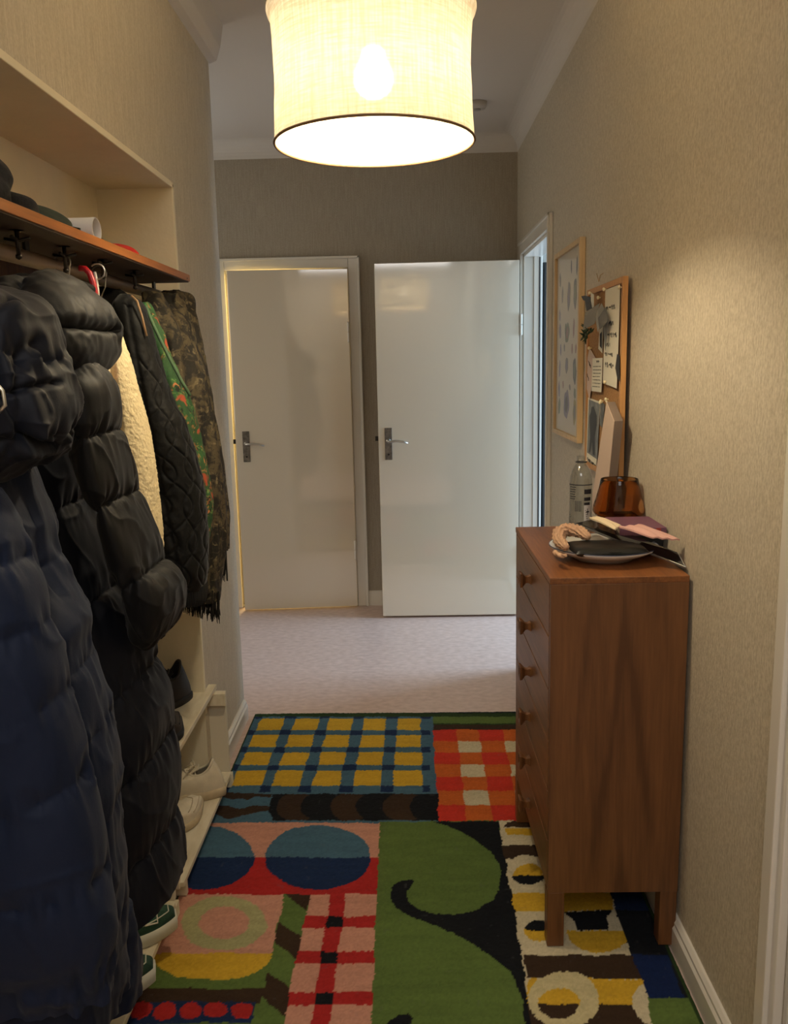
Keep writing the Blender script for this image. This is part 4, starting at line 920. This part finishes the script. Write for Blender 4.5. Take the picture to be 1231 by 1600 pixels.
bar('frame_bar', M_oak, fr, WX-.022, WX, y0_+fw, y1_-fw, zb_, zb_+fw); bar('frame_bar', M_oak, fr, WX-.022, WX, y0_+fw, y1_-fw, ztop-fw, ztop)
bar('print', M_printp, fr, WX-.010, WX-.002, y0_+fw, y1_-fw, zb_+fw, ztop-fw, 0)
gm = bpy.data.materials.new('picture_glass'); gm.use_nodes = True; N = gm.node_tree.nodes; L = gm.node_tree.links; N.remove(N['Principled BSDF'])
tb = N.new('ShaderNodeBsdfTransparent'); gl = N.new('ShaderNodeBsdfGlossy'); gl.inputs['Roughness'].default_value = .03; fn = N.new('ShaderNodeValue'); fn.outputs[0].default_value = .10; mx = N.new('ShaderNodeMixShader'); L.new(fn.outputs[0], mx.inputs[0]); L.new(tb.outputs[0], mx.inputs[1]); L.new(gl.outputs[0], mx.inputs[2]); L.new(mx.outputs[0], N['Material Output'].inputs[0])
bar('glass', gm, fr, WX-.014, WX-.012, y0_+fw, y1_-fw, zb_+fw, ztop-fw, 0)
# printed stones: flat shapes on the print, (u from far edge 0..1, v from top 0..1, half width, half height, colour)
inks = [mat('ink_%s' % n_, c, .85) for n_, c in (('violet',(150,142,158)),('slate',(120,118,120)),('sage',(142,146,126)),('rose',(170,140,132)),('ochre',(178,164,122)),('grey',(148,144,138)))]
shapes = [(.10,.13,.05,.05,5),(.62,.09,.03,.05,1),(.86,.10,.03,.07,1),(.22,.22,.05,.06,5),(.52,.24,.10,.09,5),(.80,.24,.10,.09,1),(.10,.33,.04,.04,0),(.12,.42,.06,.06,0),(.40,.42,.05,.05,2),(.47,.44,.12,.07,2),(.76,.42,.05,.06,3),(.94,.40,.03,.05,3),(.16,.53,.05,.04,0),(.34,.52,.04,.03,5),(.70,.53,.04,.04,3),(.86,.53,.04,.035,3),(.12,.64,.05,.06,0),(.46,.62,.10,.05,5),(.82,.65,.10,.08,1),(.10,.76,.05,.06,0),(.84,.77,.05,.04,2),(.47,.84,.15,.11,0),(.12,.86,.07,.06,2),(.84,.87,.10,.08,4),(.30,.73,.05,.025,3),(.62,.74,.05,.02,5)]
hw_, hh_ = (y1_-y0_-2*fw), (ztop-zb_-2*fw)
for s_i, (u, v, a_, c_, ci) in enumerate(shapes):
    b = MB(); n = 22; cy = y1_-fw-u*hw_*.92-.02; cz = ztop-fw-v*hh_; kk = [1+.13*math.sin(2*q+s_i)+.08*math.sin(5*q*PI/3.1416+s_i*2) for q in np.linspace(0, 2*PI, n, endpoint=False)]
    pts = [(cy+a_*.72*hw_*kk[i]*math.cos(q)*1.0, cz+c_*.8*hh_*kk[i]*math.sin(q)) for i, q in enumerate(np.linspace(0, 2*PI, n, endpoint=False))]
    b.add([(WX-.0104, y, z) for y, z in pts], [tuple(range(n))], 0)
    if a_ > .08: b.add([(WX-.0107, cy+(y-cy)*.55, cz+(z-cz)*.6) for y, z in pts], [tuple(range(n))], 1)
    put_under(b.build('printed_stone', [inks[ci], inks[(ci+1) % 6]], None, fix=False), fr)
# cork board, hanging slightly off the wall
cb = thing('cork_board', 'pine framed cork board with pinned papers hanging above the teak chest', 'notice board', (WX, 2.9, 1.4))
BX = XR-.030
ya, zta = yz(917,452,BX); yb, ztb = yz(981,433,BX+.014); zc_ = yz(914,728,BX)[1]; zt_ = (zta+ztb)/2-.0; fw2 = .019
# note: yb is the near edge (smaller y)
bar('frame_bar', M_pine, cb, BX, BX+.016, yb, yb+fw2, zc_, zt_); bar('frame_bar', M_pine, cb, BX, BX+.016, ya-fw2, ya, zc_, zt_)
bar('frame_bar', M_pine, cb, BX, BX+.016, yb+fw2, ya-fw2, zc_, zc_+fw2); bar('frame_bar', M_pine, cb, BX, BX+.016, yb+fw2, ya-fw2, zt_-fw2, zt_)
M_cork = mat('cork', (178,136,88), .9, bump=.5, bscale=180, col2=(146,104,62), vscale=140)
CXp = BX+.007; bar('cork', M_cork, cb, CXp, BX+.014, yb+fw2, ya-fw2, zc_+fw2, zt_-fw2, 0)
bar('wall_spacer', M_dark, cb, BX+.016, WX, (ya+yb)/2-.01, (ya+yb)/2+.01, zt_-.05, zt_-.03, 0)
b = MB(); q0 = np.array([BX-.001, *yz(936,440,BX)]); b.tube([q0, q0+[0,-.02,.018], q0+[.004,-.045,.022]], .0012, 6); b.tube([q0, q0+[0,.02,.016], q0+[.004,.05,.030]], .0012, 6); put_under(b.build('string', mat('string', (170,140,100), .9), None), cb)
M_pp = mat('note_paper', (232,226,206), .8, bump=.1, bscale=60); M_ink = mat('pen_ink', (50,48,48), .8); M_pink = mat('pink_paper', (210,186,168), .8); M_photo = mat('photo_dark', (70,72,72), .5, col2=(120,122,118), vscale=40); M_pin = mat('pin_ivory', (236,222,180), .35)
def paper(root, px, x, m, th=.0008, bend=.0, nm='sheet'):
    """four photographed corners (tl, tr, br, bl) on the plane x"""
    c = [np.array([x, *yz(*p, x)]) for p in px]; n = 9; G = np.zeros((n, n, 3))
    for i in range(n):
        for j in range(n):
            v, u = i/(n-1), j/(n-1); G[i,j] = (c[0]*(1-u)+c[1]*u)*(1-v)+(c[3]*(1-u)+c[2]*u)*v; G[i,j,0] -= bend*(u*u*.5+v*v*.6+math.sin(u*5+v*2)*.12)
    b = MB(); b.sheet(G, th); o = b.build(nm, m, None, smooth=False); put_under(o, root); return G
def pin(root, px, py, x):
    y, z = yz(px, py, x-.008); b = MB(); b.tube([(x+.001,y,z),(x-.004,y,z)], .0022, 8); b.tube([(x-.003,y,z),(x-.006,y,z),(x-.010,y,z),(x-.012,y,z)], [.003,.0058,.0056,.003], 12); put_under(b.build('push_pin', M_pin, None, smooth=True), root)
def strokes(root, G, lines, m=M_ink, nm='handwriting', r=.0011, seed=1):
    """pen strokes on a sheet; lines: (v, u0, u1, height)"""
    rg = random.Random(seed); b = MB(); n = G.shape[0]-1
    def S_(u, v): i = min(int(v*n), n-1); j = min(int(u*n), n-1); a_, c_ = v*n-i, u*n-j; return (G[i,j]*(1-c_)+G[i,j+1]*c_)*(1-a_)+(G[i+1,j]*(1-c_)+G[i+1,j+1]*c_)*a_+np.array([-.0015,0,0])
    for v, u0, u1, h in lines:
        u = u0
        while u < u1:
            wd = rg.uniform(.05, .10); k = rg.random(); pts = []
            for q in np.linspace(0, 1, 7): pts.append(S_(min(.97, u+wd*q*.8), min(.98, max(.01, v-h*math.sin(q*PI*(1+k))*(.5+k)*.8))))
            b.tube(pts, r, 4); u += wd+rg.choice([.01,.01,.04])
    o = b.build(nm, m, None); o['kind'] = 'stuff'; put_under(o, root)
PX1 = CXp-.001
t = thing('letter', 'tall cream handwritten letter pinned at the near side of the cork board', 'paper', (PX1, 2.75, 1.5), group='papers on the cork board')
G = paper(t, ((946,453),(970,444),(967,607),(944,599)), PX1-.002, M_pp, bend=.006); strokes(t, G, [(.20,.1,.75,.022),(.36,.15,.6,.022),(.48,.2,.8,.024),(.58,.15,.4,.018),(.68,.1,.6,.022),(.79,.15,.65,.026)], r=.0009, seed=3)
pin(t, 967, 449, PX1-.006); pin(t, 944, 597, PX1-.004)
b = MB(); c = [np.array([PX1-.010, *yz(x, y, PX1-.010)]) for x, y in ((964,553),(968,556),(968,596),(964,590),(961,575))]; b.add(c, [tuple(range(5))]); put_under(b.build('ink_drawing', M_ink, None, fix=False), t)
t = thing('list_note', 'small cream note with ruled lines, middle of the cork board', 'paper', (PX1, 2.95, 1.4), group='papers on the cork board')
G = paper(t, ((926,560),(942,559),(941,613),(925,611)), PX1-.006, M_pp, bend=.003); strokes(t, G, [(.1,.45,.7,.03)]+[(.25+.1*k,.12,.85,.008) for k in range(7)], r=.0008, seed=8)
t = thing('pink_sheet', 'pinkish folded sheet behind the small ruled note', 'paper', (PX1, 3.05, 1.4), group='papers on the cork board')
G = paper(t, ((921,543),(931,560),(922,625),(913,590)), PX1-.003, M_pink, bend=.002); strokes(t, G, [(.35,.2,.6,.03),(.7,.2,.5,.03)], r=.0008, seed=4); pin(t, 920, 544, PX1-.003)
t = thing('monochrome_photo', 'black and white photo of a standing figure with a handwritten caption', 'photo', (PX1, 3.05, 1.2), group='papers on the cork board')
G = paper(t, ((919,621),(938,628),(931,738),(916,722)), PX1-.002, M_pp, bend=.0)
def onp(pts, dx): return [np.array([PX1-.002-dx, *yz(x, y, PX1-.002-dx)]) for x, y in pts]
b = MB(); b.add(onp(((920,624),(937,631),(933,718),(917,707)), .0012), [(0,1,2,3)]); put_under(b.build('photo_field', mat('photo_mid', (140,142,138), .5, col2=(104,106,104), vscale=30), None, fix=False), t)
b = MB(); b.add(onp(((924,636),(927,635),(929,641),(932,650),(932,664),(929,682),(929,712),(926,710),(925,690),(922,708),(920,706),(922,680),(921,662),(921,650),(923,644)), .002), [tuple(range(15))]); put_under(b.build('printed_figure', mat('photo_black', (44,46,48), .5), None, fix=False), t)
strokes(t, G, [(.93,.15,.95,.035)], r=.0012, seed=12); pin(t, 938, 627, PX1-.003); pin(t, 914, 722, PX1-.002)
t = thing('photo_strip', 'narrow dark photo strip beside the standing figure photo', 'photo', (PX1, 2.95, 1.3), group='papers on the cork board')
paper(t, ((938,627),(945,632),(941,668),(937,664)), PX1-.006, M_photo); pin(t, 937, 629, PX1-.006)
t = thing('picture_slip', 'thin black and white picture slip hanging under the grey cards', 'photo', (PX1, 2.98, 1.6), group='papers on the cork board')
paper(t, ((937,508),(942,505),(941,552),(935,545)), PX1-.004, M_pp); b = MB(); b.add(onp(((937,522),(940,518),(940,545),(937,541)), .004), [(0,1,2,3)]); put_under(b.build('printed_motif', M_ink, None, fix=False), t)
# hanging notebook
t = thing('notebook', 'pale pink notebook hanging by its corner from the cork board', 'notebook', (PX1-.02, 2.9, 1.1))
xa, xb = PX1-.036, PX1-.012
c = [np.array([xa, *yz(x, y, xa)]) for x, y in ((948,628),(960,658),(945,812),(922,800))]; d_ = [np.array([xb, p[1]-.004, p[2]]) for p in c]
b = MB(); b.add(c+d_, [(0,1,2,3),(7,6,5,4),(0,4,5,1),(1,5,6,2),(2,6,7,3),(3,7,4,0)]); put_under(b.build('pages', mat('page_block', (120,104,92), .8), None), t)
b = MB(); c2 = [p+np.array([-.0015,0,0]) for p in c]; b.add(c+c2, [(0,1,2,3),(7,6,5,4),(0,4,5,1),(1,5,6,2),(2,6,7,3),(3,7,4,0)]); put_under(b.build('cover', mat('pink_cover', (216,192,172), .7, bump=.2, bscale=80), None), t)
b = MB(); q = [np.array([PX1-.02, *yz(x, y, PX1-.02)]) for x, y in ((947,627),(952,634),(962,650),(968,660),(963,668))]; b.tube(q, .003, 6); put_under(b.build('strap', mat('cream_strap', (214,204,176), .8), None), t); pin(t, 946, 624, PX1-.010)
# grey cards and ribbon
t = thing('grey_cards', 'bundle of folded grey cards sticking out from the cork board', 'cards', (PX1-.05, 3.0, 1.65))
M_gc = mat('grey_card_stock', (120,118,114), .6); M_gc2 = mat('dark_grey_card', (84,84,84), .6)
def card(px, xs, m):
    c = [np.array([x_, *yz(x, y, x_)]) for (x, y), x_ in zip(px, xs)]; n = 9; G = np.zeros((n, n, 3))
    for i in range(n):
        for j in range(n):
            v, u = i/(n-1), j/(n-1); G[i,j] = (c[0]*(1-u)+c[1]*u)*(1-v)+(c[3]*(1-u)+c[2]*u)*v; G[i,j,0] -= .006*math.sin(u*PI)*math.sin(v*PI)
    b = MB(); b.sheet(G, .0012); put_under(b.build('card', m, None, smooth=True), t)
card(((915,488),(937,474),(929,506),(911,516)), (PX1-.06,PX1-.02,PX1-.045,PX1-.065), M_gc)
card(((940,474),(944,482),(934,520),(929,492)), (PX1-.02,PX1-.02,PX1-.045,PX1-.05), M_gc)
card(((945,482),(950,502),(937,515),(934,497)), (PX1-.02,PX1-.02,PX1-.04,PX1-.045), M_gc2)
card(((945,480),(951,500),(946,548),(943,515)), (PX1-.010,PX1-.012,PX1-.014,PX1-.018), M_gc)
for p_ in ((934,465),(943,452)): pin(t, *p_, PX1-.006)
t = thing('ribbon_sprig', 'black ribbon with a dried green sprig at the far edge of the cork board', 'ribbon', (PX1-.04, 3.1, 1.65))
def rib(px, x, m, nm='ribbon'):
    b = MB(); c = [np.array([x, *yz(a_, c_, x)]) for a_, c_ in px]; d_ = [p+np.array([.002,0,0]) for p in c]; k = len(c); b.add(c+d_, [tuple(range(k)), tuple(range(2*k-1,k-1,-1))]+[(i,(i+1)%k,k+(i+1)%k,k+i) for i in range(k)]); put_under(b.build(nm, m, None), t)
rib(((908,463),(913,462),(922,464),(922,471),(914,470),(911,469)), PX1-.05, M_black); rib(((914,470),(922,470),(924,482),(916,486)), PX1-.045, M_black); rib(((923,458),(927,460),(927,482),(923,482)), PX1-.02, M_pp, 'paper_tag')
pin(t, 921, 458, PX1-.008)
b = MB()
for k in range(22):
    q = np.array([PX1-.05, *yz(916+random.uniform(-4,6), 519+random.uniform(-9,9), PX1-.05)]); d_ = np.array([random.uniform(-.6,.2), random.uniform(-1,1), random.uniform(-1,.4)]); d_ /= np.linalg.norm(d_); b.tube([q, q+d_*.010, q+d_*.024], [.0015,.0042,.0006], 5)
o = b.build('leaves', mat('dried_green', (42,60,34), .8), None, smooth=True); o['kind'] = 'stuff'; put_under(o, t)

# ---------------------------------------------------------------- things on the chest
ZT = CZ1+.0006
# bottle
q = at(907, 832, 2, ZT); bx, by = q[0]+.004, 2.50; bx = at(907, 780, 1, by)[0]
t = thing('water_bottle', 'clear plastic bottle without cap and with printed label behind the plate', 'bottle', (bx, by, ZT))
m_pet = bpy.data.materials.new('clear_pet'); m_pet.use_nodes = True; N = m_pet.node_tree.nodes; L = m_pet.node_tree.links; N.remove(N['Principled BSDF'])
tb = N.new('ShaderNodeBsdfTransparent'); tb.inputs[0].default_value = (.93,.94,.94,1); gl = N.new('ShaderNodeBsdfGlossy'); gl.inputs['Roughness'].default_value = .08; lw = N.new('ShaderNodeLayerWeight'); lw.inputs[0].default_value = .25
mr = N.new('ShaderNodeMapRange'); mr.inputs[3].default_value = .03; mr.inputs[4].default_value = .55; mx = N.new('ShaderNodeMixShader'); L.new(lw.outputs['Facing'], mr.inputs[0]); L.new(mr.outputs[0], mx.inputs[0]); L.new(tb.outputs[0], mx.inputs[1]); L.new(gl.outputs[0], mx.inputs[2]); L.new(mx.outputs[0], N['Material Output'].inputs[0])
H = .235; r = .0345
prof = [(0,.004),(.026,.0),(r,.010),(r,.045),(r-.001,.05),(r,.055),(r,.150),(r-.001,.160),(.030,.178),(.021,.197),(.0135,.207),(.013,.228),(.0115,.228),(.0115,.207),(.0195,.197),(.0285,.177),(r-.002,.158),(r-.0016,.05),(r-.0016,.011),(.025,.002),(0,.006)]
b = MB(); b.lathe(prof, n=48); b.build('body', m_pet, t, smooth=True)
b = MB(); b.lathe([(.0138,.2085),(.0168,.2085),(.0168,.2115),(.0138,.2115)], n=32, closed=True); b.build('neck_ring', mat('ring_dark', (36,36,44), .4), t, smooth=False)
def wrap(a0, a1, z0, z1, m, nm, rr=r+.0004, n=10):
    b = MB(); V = []
    for k in range(n+1):
        a_ = a0+(a1-a0)*k/n; V += [(rr*math.cos(a_), rr*math.sin(a_), z0), (rr*math.cos(a_), rr*math.sin(a_), z1)]
    b.add(V, [(2*k, 2*k+2, 2*k+3, 2*k+1) for k in range(n)]); return b.build(nm, m, t, fix=False)
M_lab = mat('label_print', (40,40,46), .6); M_labw = mat('label_white', (216,216,212), .6)
F = -PI/2-.16
wrap(F-1.3, F+1.2, .1435, .1465, M_lab, 'label_line'); wrap(F+.25, F+.95, .018, .085, M_labw, 'label_panel', r+.0003)
b = MB(); rg = random.Random(5)
def seg(a0, a1, z0, z1, rr=r+.0006):
    V = []
    for k in range(5): a_ = a0+(a1-a0)*k/4; V += [(rr*math.cos(a_), rr*math.sin(a_), z0+(z1-z0)*0), (rr*math.cos(a_), rr*math.sin(a_), z1)]
    b.add(V, [(2*k, 2*k+2, 2*k+3, 2*k+1) for k in range(4)])
for k in range(6): seg(F-1.1, F-.25-rg.random()*.3, .137-.007*k, .1395-.007*k)
for k in range(11): a_ = F-.55+k*.055; seg(a_, a_+(.03 if k % 3 else .015), .066, .098)
for z, hh in ((.118,.014),(.098,.010),(.085,.008)): seg(F+.25, F+1.0-rg.random()*.2, z, z+hh)
for k in range(7): seg(F+.35+.03*k, F+.42+.05*k, .068-.006*k, .070-.006*k)
seg(F+.55, F+.62, .055, .075); seg(F+.45, F+.75, .063, .067)
for k in range(8): seg(F-1.25, F-1.1+.08*(k % 3), .06-.006*k, .062-.006*k)
o = b.build('label_text', M_lab, t, fix=False); o['kind'] = 'stuff'
# books under the glass
def bookbox(nm, root, x0, x1, ya, yb, z0, z1, m):
    b = MB(); b.box(x0,x1,ya,yb,z0,z1); o = b.build(nm, m, None, bevel=.001); put_under(o, root); return o
zb0 = ZT+.0565
t = thing('purple_book', 'purple book lying on the black box in front of the amber vase', 'book', (.60, 2.22, zb0))
M_pur = mat('purple_cloth', (112,72,92), .6)
bookbox('cover', t, .546, .667, 2.150, 2.315, zb0, zb0+.0025, M_pur); bookbox('cover', t, .546, .667, 2.150, 2.315, zb0+.0175, zb0+.020, M_pur)
bookbox('spine', t, .546, .667, 2.150, 2.1525, zb0+.0025, zb0+.0175, M_pur); bookbox('pages', t, .549, .664, 2.153, 2.312, zb0+.0026, zb0+.0174, mat('pages_grey', (150,136,124), .8)); bookbox('spine_band', t, .640, .652, 2.1488, 2.150, zb0+.0005, zb0+.0195, mat('red_band', (150,56,44), .6))
t = thing('black_box', 'black box under the purple book and amber vase beside the wall', 'box', (.61, 2.3, ZT))
bookbox('base', t, .568, .666, 2.172, 2.490, ZT, ZT+.042, mat('black_card', (22,20,20), .6)); bookbox('lid', t, .566, .667, 2.170, 2.492, ZT+.0422, ZT+.056, mat('black_card_lid', (26,23,23), .55))
# amber glass
gy = 2.405; zg = ZT+.0567; gx = at(967, 780, 1, gy)[0]; 
t = thing('amber_vase', 'amber glass tumbler vase with wide belly and narrow rim', 'vase', (gx, gy, zg))
m_amb = bpy.data.materials.new('amber_glass'); m_amb.use_nodes = True; p = m_amb.node_tree.nodes['Principled BSDF']; p.inputs['Transmission Weight'].default_value = 1; p.inputs['Roughness'].default_value = .02; p.inputs['IOR'].default_value = 1.3; p.inputs['Base Color'].default_value = (.70,.38,.15,1)
sc_ = .0742
prof = [(0,.0),(.52,.0),(.72,.03),(.90,.13),(.99,.27),(1.0,.36),(.96,.52),(.86,.86),(.76,1.25),(.71,1.52),(.70,1.54),(.685,1.53),(.735,1.25),(.835,.86),(.935,.52),(.97,.36),(.96,.27),(.87,.15),(.68,.07),(.45,.06),(0,.06)]
b = MB(); b.lathe([(a_*sc_, c_*sc_) for a_, c_ in prof], n=64); b.build('bowl', m_amb, t, smooth=True)
# plate
pxc, pyc = .505, 2.155; pr = .138
t = thing('plate', 'white dinner plate with thin blue rim holding small things', 'plate', (pxc, pyc, ZT))
M_cer = mat('white_ceramic', (214,212,208), .2, coat=.5)
prof = [(0,.004),(.50,.004),(.50,0),(.56,0),(.60,.006),(.80,.016),(1.0,.030*1),(1.002,.033),(.99,.034),(.78,.0235),(.58,.012),(0,.011)]
b = MB(); b.lathe([(a_*pr, c_*(1.0 if c_ < .001 else 1)) for a_, c_ in [(p0, p1*1.05) for p0, p1 in prof]], n=72); b.build('dish', M_cer, t, smooth=True)
b = MB(); b.tube([(pr*.999*math.cos(a_), pr*.999*math.sin(a_), .0352) for a_ in np.linspace(0, 2*PI, 73)], .0012, 6, cap=False); b.build('rim_line', mat('blue_rim', (60,66,92), .3), t, smooth=True)
# wallet / pouch on plate
ZP = ZT+.0130
def pillow(cx, cy, z0, lx, ly, h, rz=0, n=28, amp=.0, pw=.35, droop=0, seed=0, sq=.5):
    U, V = np.meshgrid(np.linspace(-1,1,n), np.linspace(-1,1,n)); e = (np.clip(1-U**6, 0, 1)*np.clip(1-V**6, 0, 1))**pw
    X = U*lx; Y = V*ly; x = cx+X*math.cos(rz)-Y*math.sin(rz); y = cy+X*math.sin(rz)+Y*math.cos(rz); nn = amp*fbm(np.stack([X*30+seed, Y*30, X*0], -1))*e
    top = z0+h*.5+h*.5*e+nn+droop*U; bot = z0+h*.5-h*.5*e+droop*U
    b = MB(); b.grid(np.stack([x,y,top], -1)); b.grid(np.stack([x,y,bot], -1)[::-1]); return b
t = thing('leather_pouch', 'black leather pouch lying flat on the white plate', 'pouch', (pxc, 2.12, ZP)); M_pou = mat('smooth_black_leather', (14,16,15), .4, bump=.1, bscale=80)
put_under(pillow(.500, 2.10, ZP+.012, .092, .060, .024, .05, amp=.0006, seed=2).build('body', M_pou, None, smooth=True), t)
b = MB(); b.tube([(.412,2.045,ZP+.024),(.50,2.041,ZP+.0245),(.588,2.048,ZP+.024)], .0016, 6); put_under(b.build('seam', M_lining, None, smooth=True), t)
# scrunchie / twisted fabric
t = thing('hair_scrunchie', 'beige pleated fabric scrunchie bunched at the left of the plate', 'scrunchie', (.42, 2.17, ZP))
M_scr = mat('beige_ribbed_fabric', (190,152,122), .8, bump=.3, bscale=200)
def twisted(path, r, rid, seed):
    pts = np.array(path); n = 90; tt = np.linspace(0, len(pts)-1, n); P = np.stack([np.interp(tt, range(len(pts)), pts[:,k]) for k in range(3)], 1)
    for _ in range(8): P[1:-1] = (P[:-2]+P[1:-1]*2+P[2:])/4
    A = np.zeros((n, 36, 3)); th = np.linspace(0, 2*PI, 36, endpoint=False)
    for i in range(n):
        d = P[min(i+1,n-1)]-P[max(i-1,0)]; d /= np.linalg.norm(d); u = np.cross(d, [0,0,1.]); u /= max(np.linalg.norm(u), 1e-6); v = np.cross(u, d)
        rr = r*(1+.16*np.sin(th*rid+i*.25)+.12*math.sin(i*.9))*math.sqrt(max(.05, math.sin(PI*(i+.5)/n)))**.5
        A[i] = P[i]+np.outer(np.cos(th)*rr, u)+np.outer(np.sin(th)*rr, v)
    return A
b = MB(); b.grid(twisted([(.392,2.06,ZP+.036),(.385,2.12,ZP+.040),(.395,2.19,ZP+.046),(.425,2.215,ZP+.052),(.450,2.175,ZP+.052),(.462,2.13,ZP+.046)], .0155, 9, 1), wrap=True, cap0=True, cap1=True); put_under(b.build('gathered_band', M_scr, None, smooth=True), t)
b = MB(); b.grid(twisted([(.372,2.085,ZP+.020),(.366,2.07,ZP+.021),(.373,2.035,ZP+.0215),(.388,2.03,ZP+.022)], .006, 3, 2), wrap=True, cap0=True, cap1=True); put_under(b.build('loose_end', M_scr, None, smooth=True), t)
# dark folder leaning off the plate to the right, envelopes on it
def slab(c, th, m, nm, root, bev=.0008):
    """thin slab from four upper corners"""
    c = [np.array(p, float) for p in c]; n = np.cross(c[1]-c[0], c[3]-c[0]); n /= np.linalg.norm(n); n = n if n[2] > 0 else -n
    b = MB(); b.add([p-n*th for p in c]+c, [(0,3,2,1),(4,5,6,7),(0,1,5,4),(1,2,6,5),(2,3,7,6),(3,0,4,7)]); o = b.build(nm, m, None, bevel=bev); put_under(o, root); return o
t = thing('tablet', 'black glossy tablet with silver edge resting tilted across the plate', 'tablet', (.55, 2.13, ZT))
# tilted plane: high at the far left, lying low at the near right
cor = [tuple(at(898,817,1,2.25)), tuple(at(922,812,1,2.275)), tuple(at(1060,864,1,2.03)), tuple(at(1072,886,1,1.985))]
slab(cor, .0055, mat('silver_edge', (128,128,130), .3, metal=.7), 'body', t)
c = [np.array(p) for p in cor]; ce = sum(c)/4; slab([ce+(p-ce)*.97+np.array([0,0,.0010]) for p in c], .0009, mat('black_glass', (10,11,13), .08, coat=.5), 'screen', t, 0)
def envl(name, label, px, zz, ys, m, cat='envelope', th=.004):
    t = thing(name, label, cat, tuple(at(*px[0], 1, ys[0]))); c = [at(x, y, 1, yy) for (x, y), yy in zip(px, ys)]
    n = 12; G = np.zeros((n, n, 3))
    for i in range(n):
        for j in range(n):
            v, u = i/(n-1), j/(n-1); G[i,j] = (c[0]*(1-u)+c[1]*u)*(1-v)+(c[3]*(1-u)+c[2]*u)*v; G[i,j,2] += .006*math.sin(u*PI)*math.sin(v*PI)+.0015*math.sin(u*17+v*5)
    b = MB(); b.sheet(G[::-1], -th); put_under(b.build('sheet', m, None, smooth=True), t)
    return t
envl('cream_envelope', 'cream paper envelope lying on the tablet in front of the vase', ((921,811),(934,809),(970,823),(962,828)), 0, (2.22,2.25,2.12,2.10), mat('cream_envelope', (226,206,172), .7))
envl('pink_envelope', 'crumpled pale pink envelope lying at the right over the tablet', ((966,825),(1004,821),(1061,845),(1020,841)), 0, (2.10,2.12,2.02,2.02), mat('pink_envelope', (214,168,158), .7, bump=.3, bscale=60))
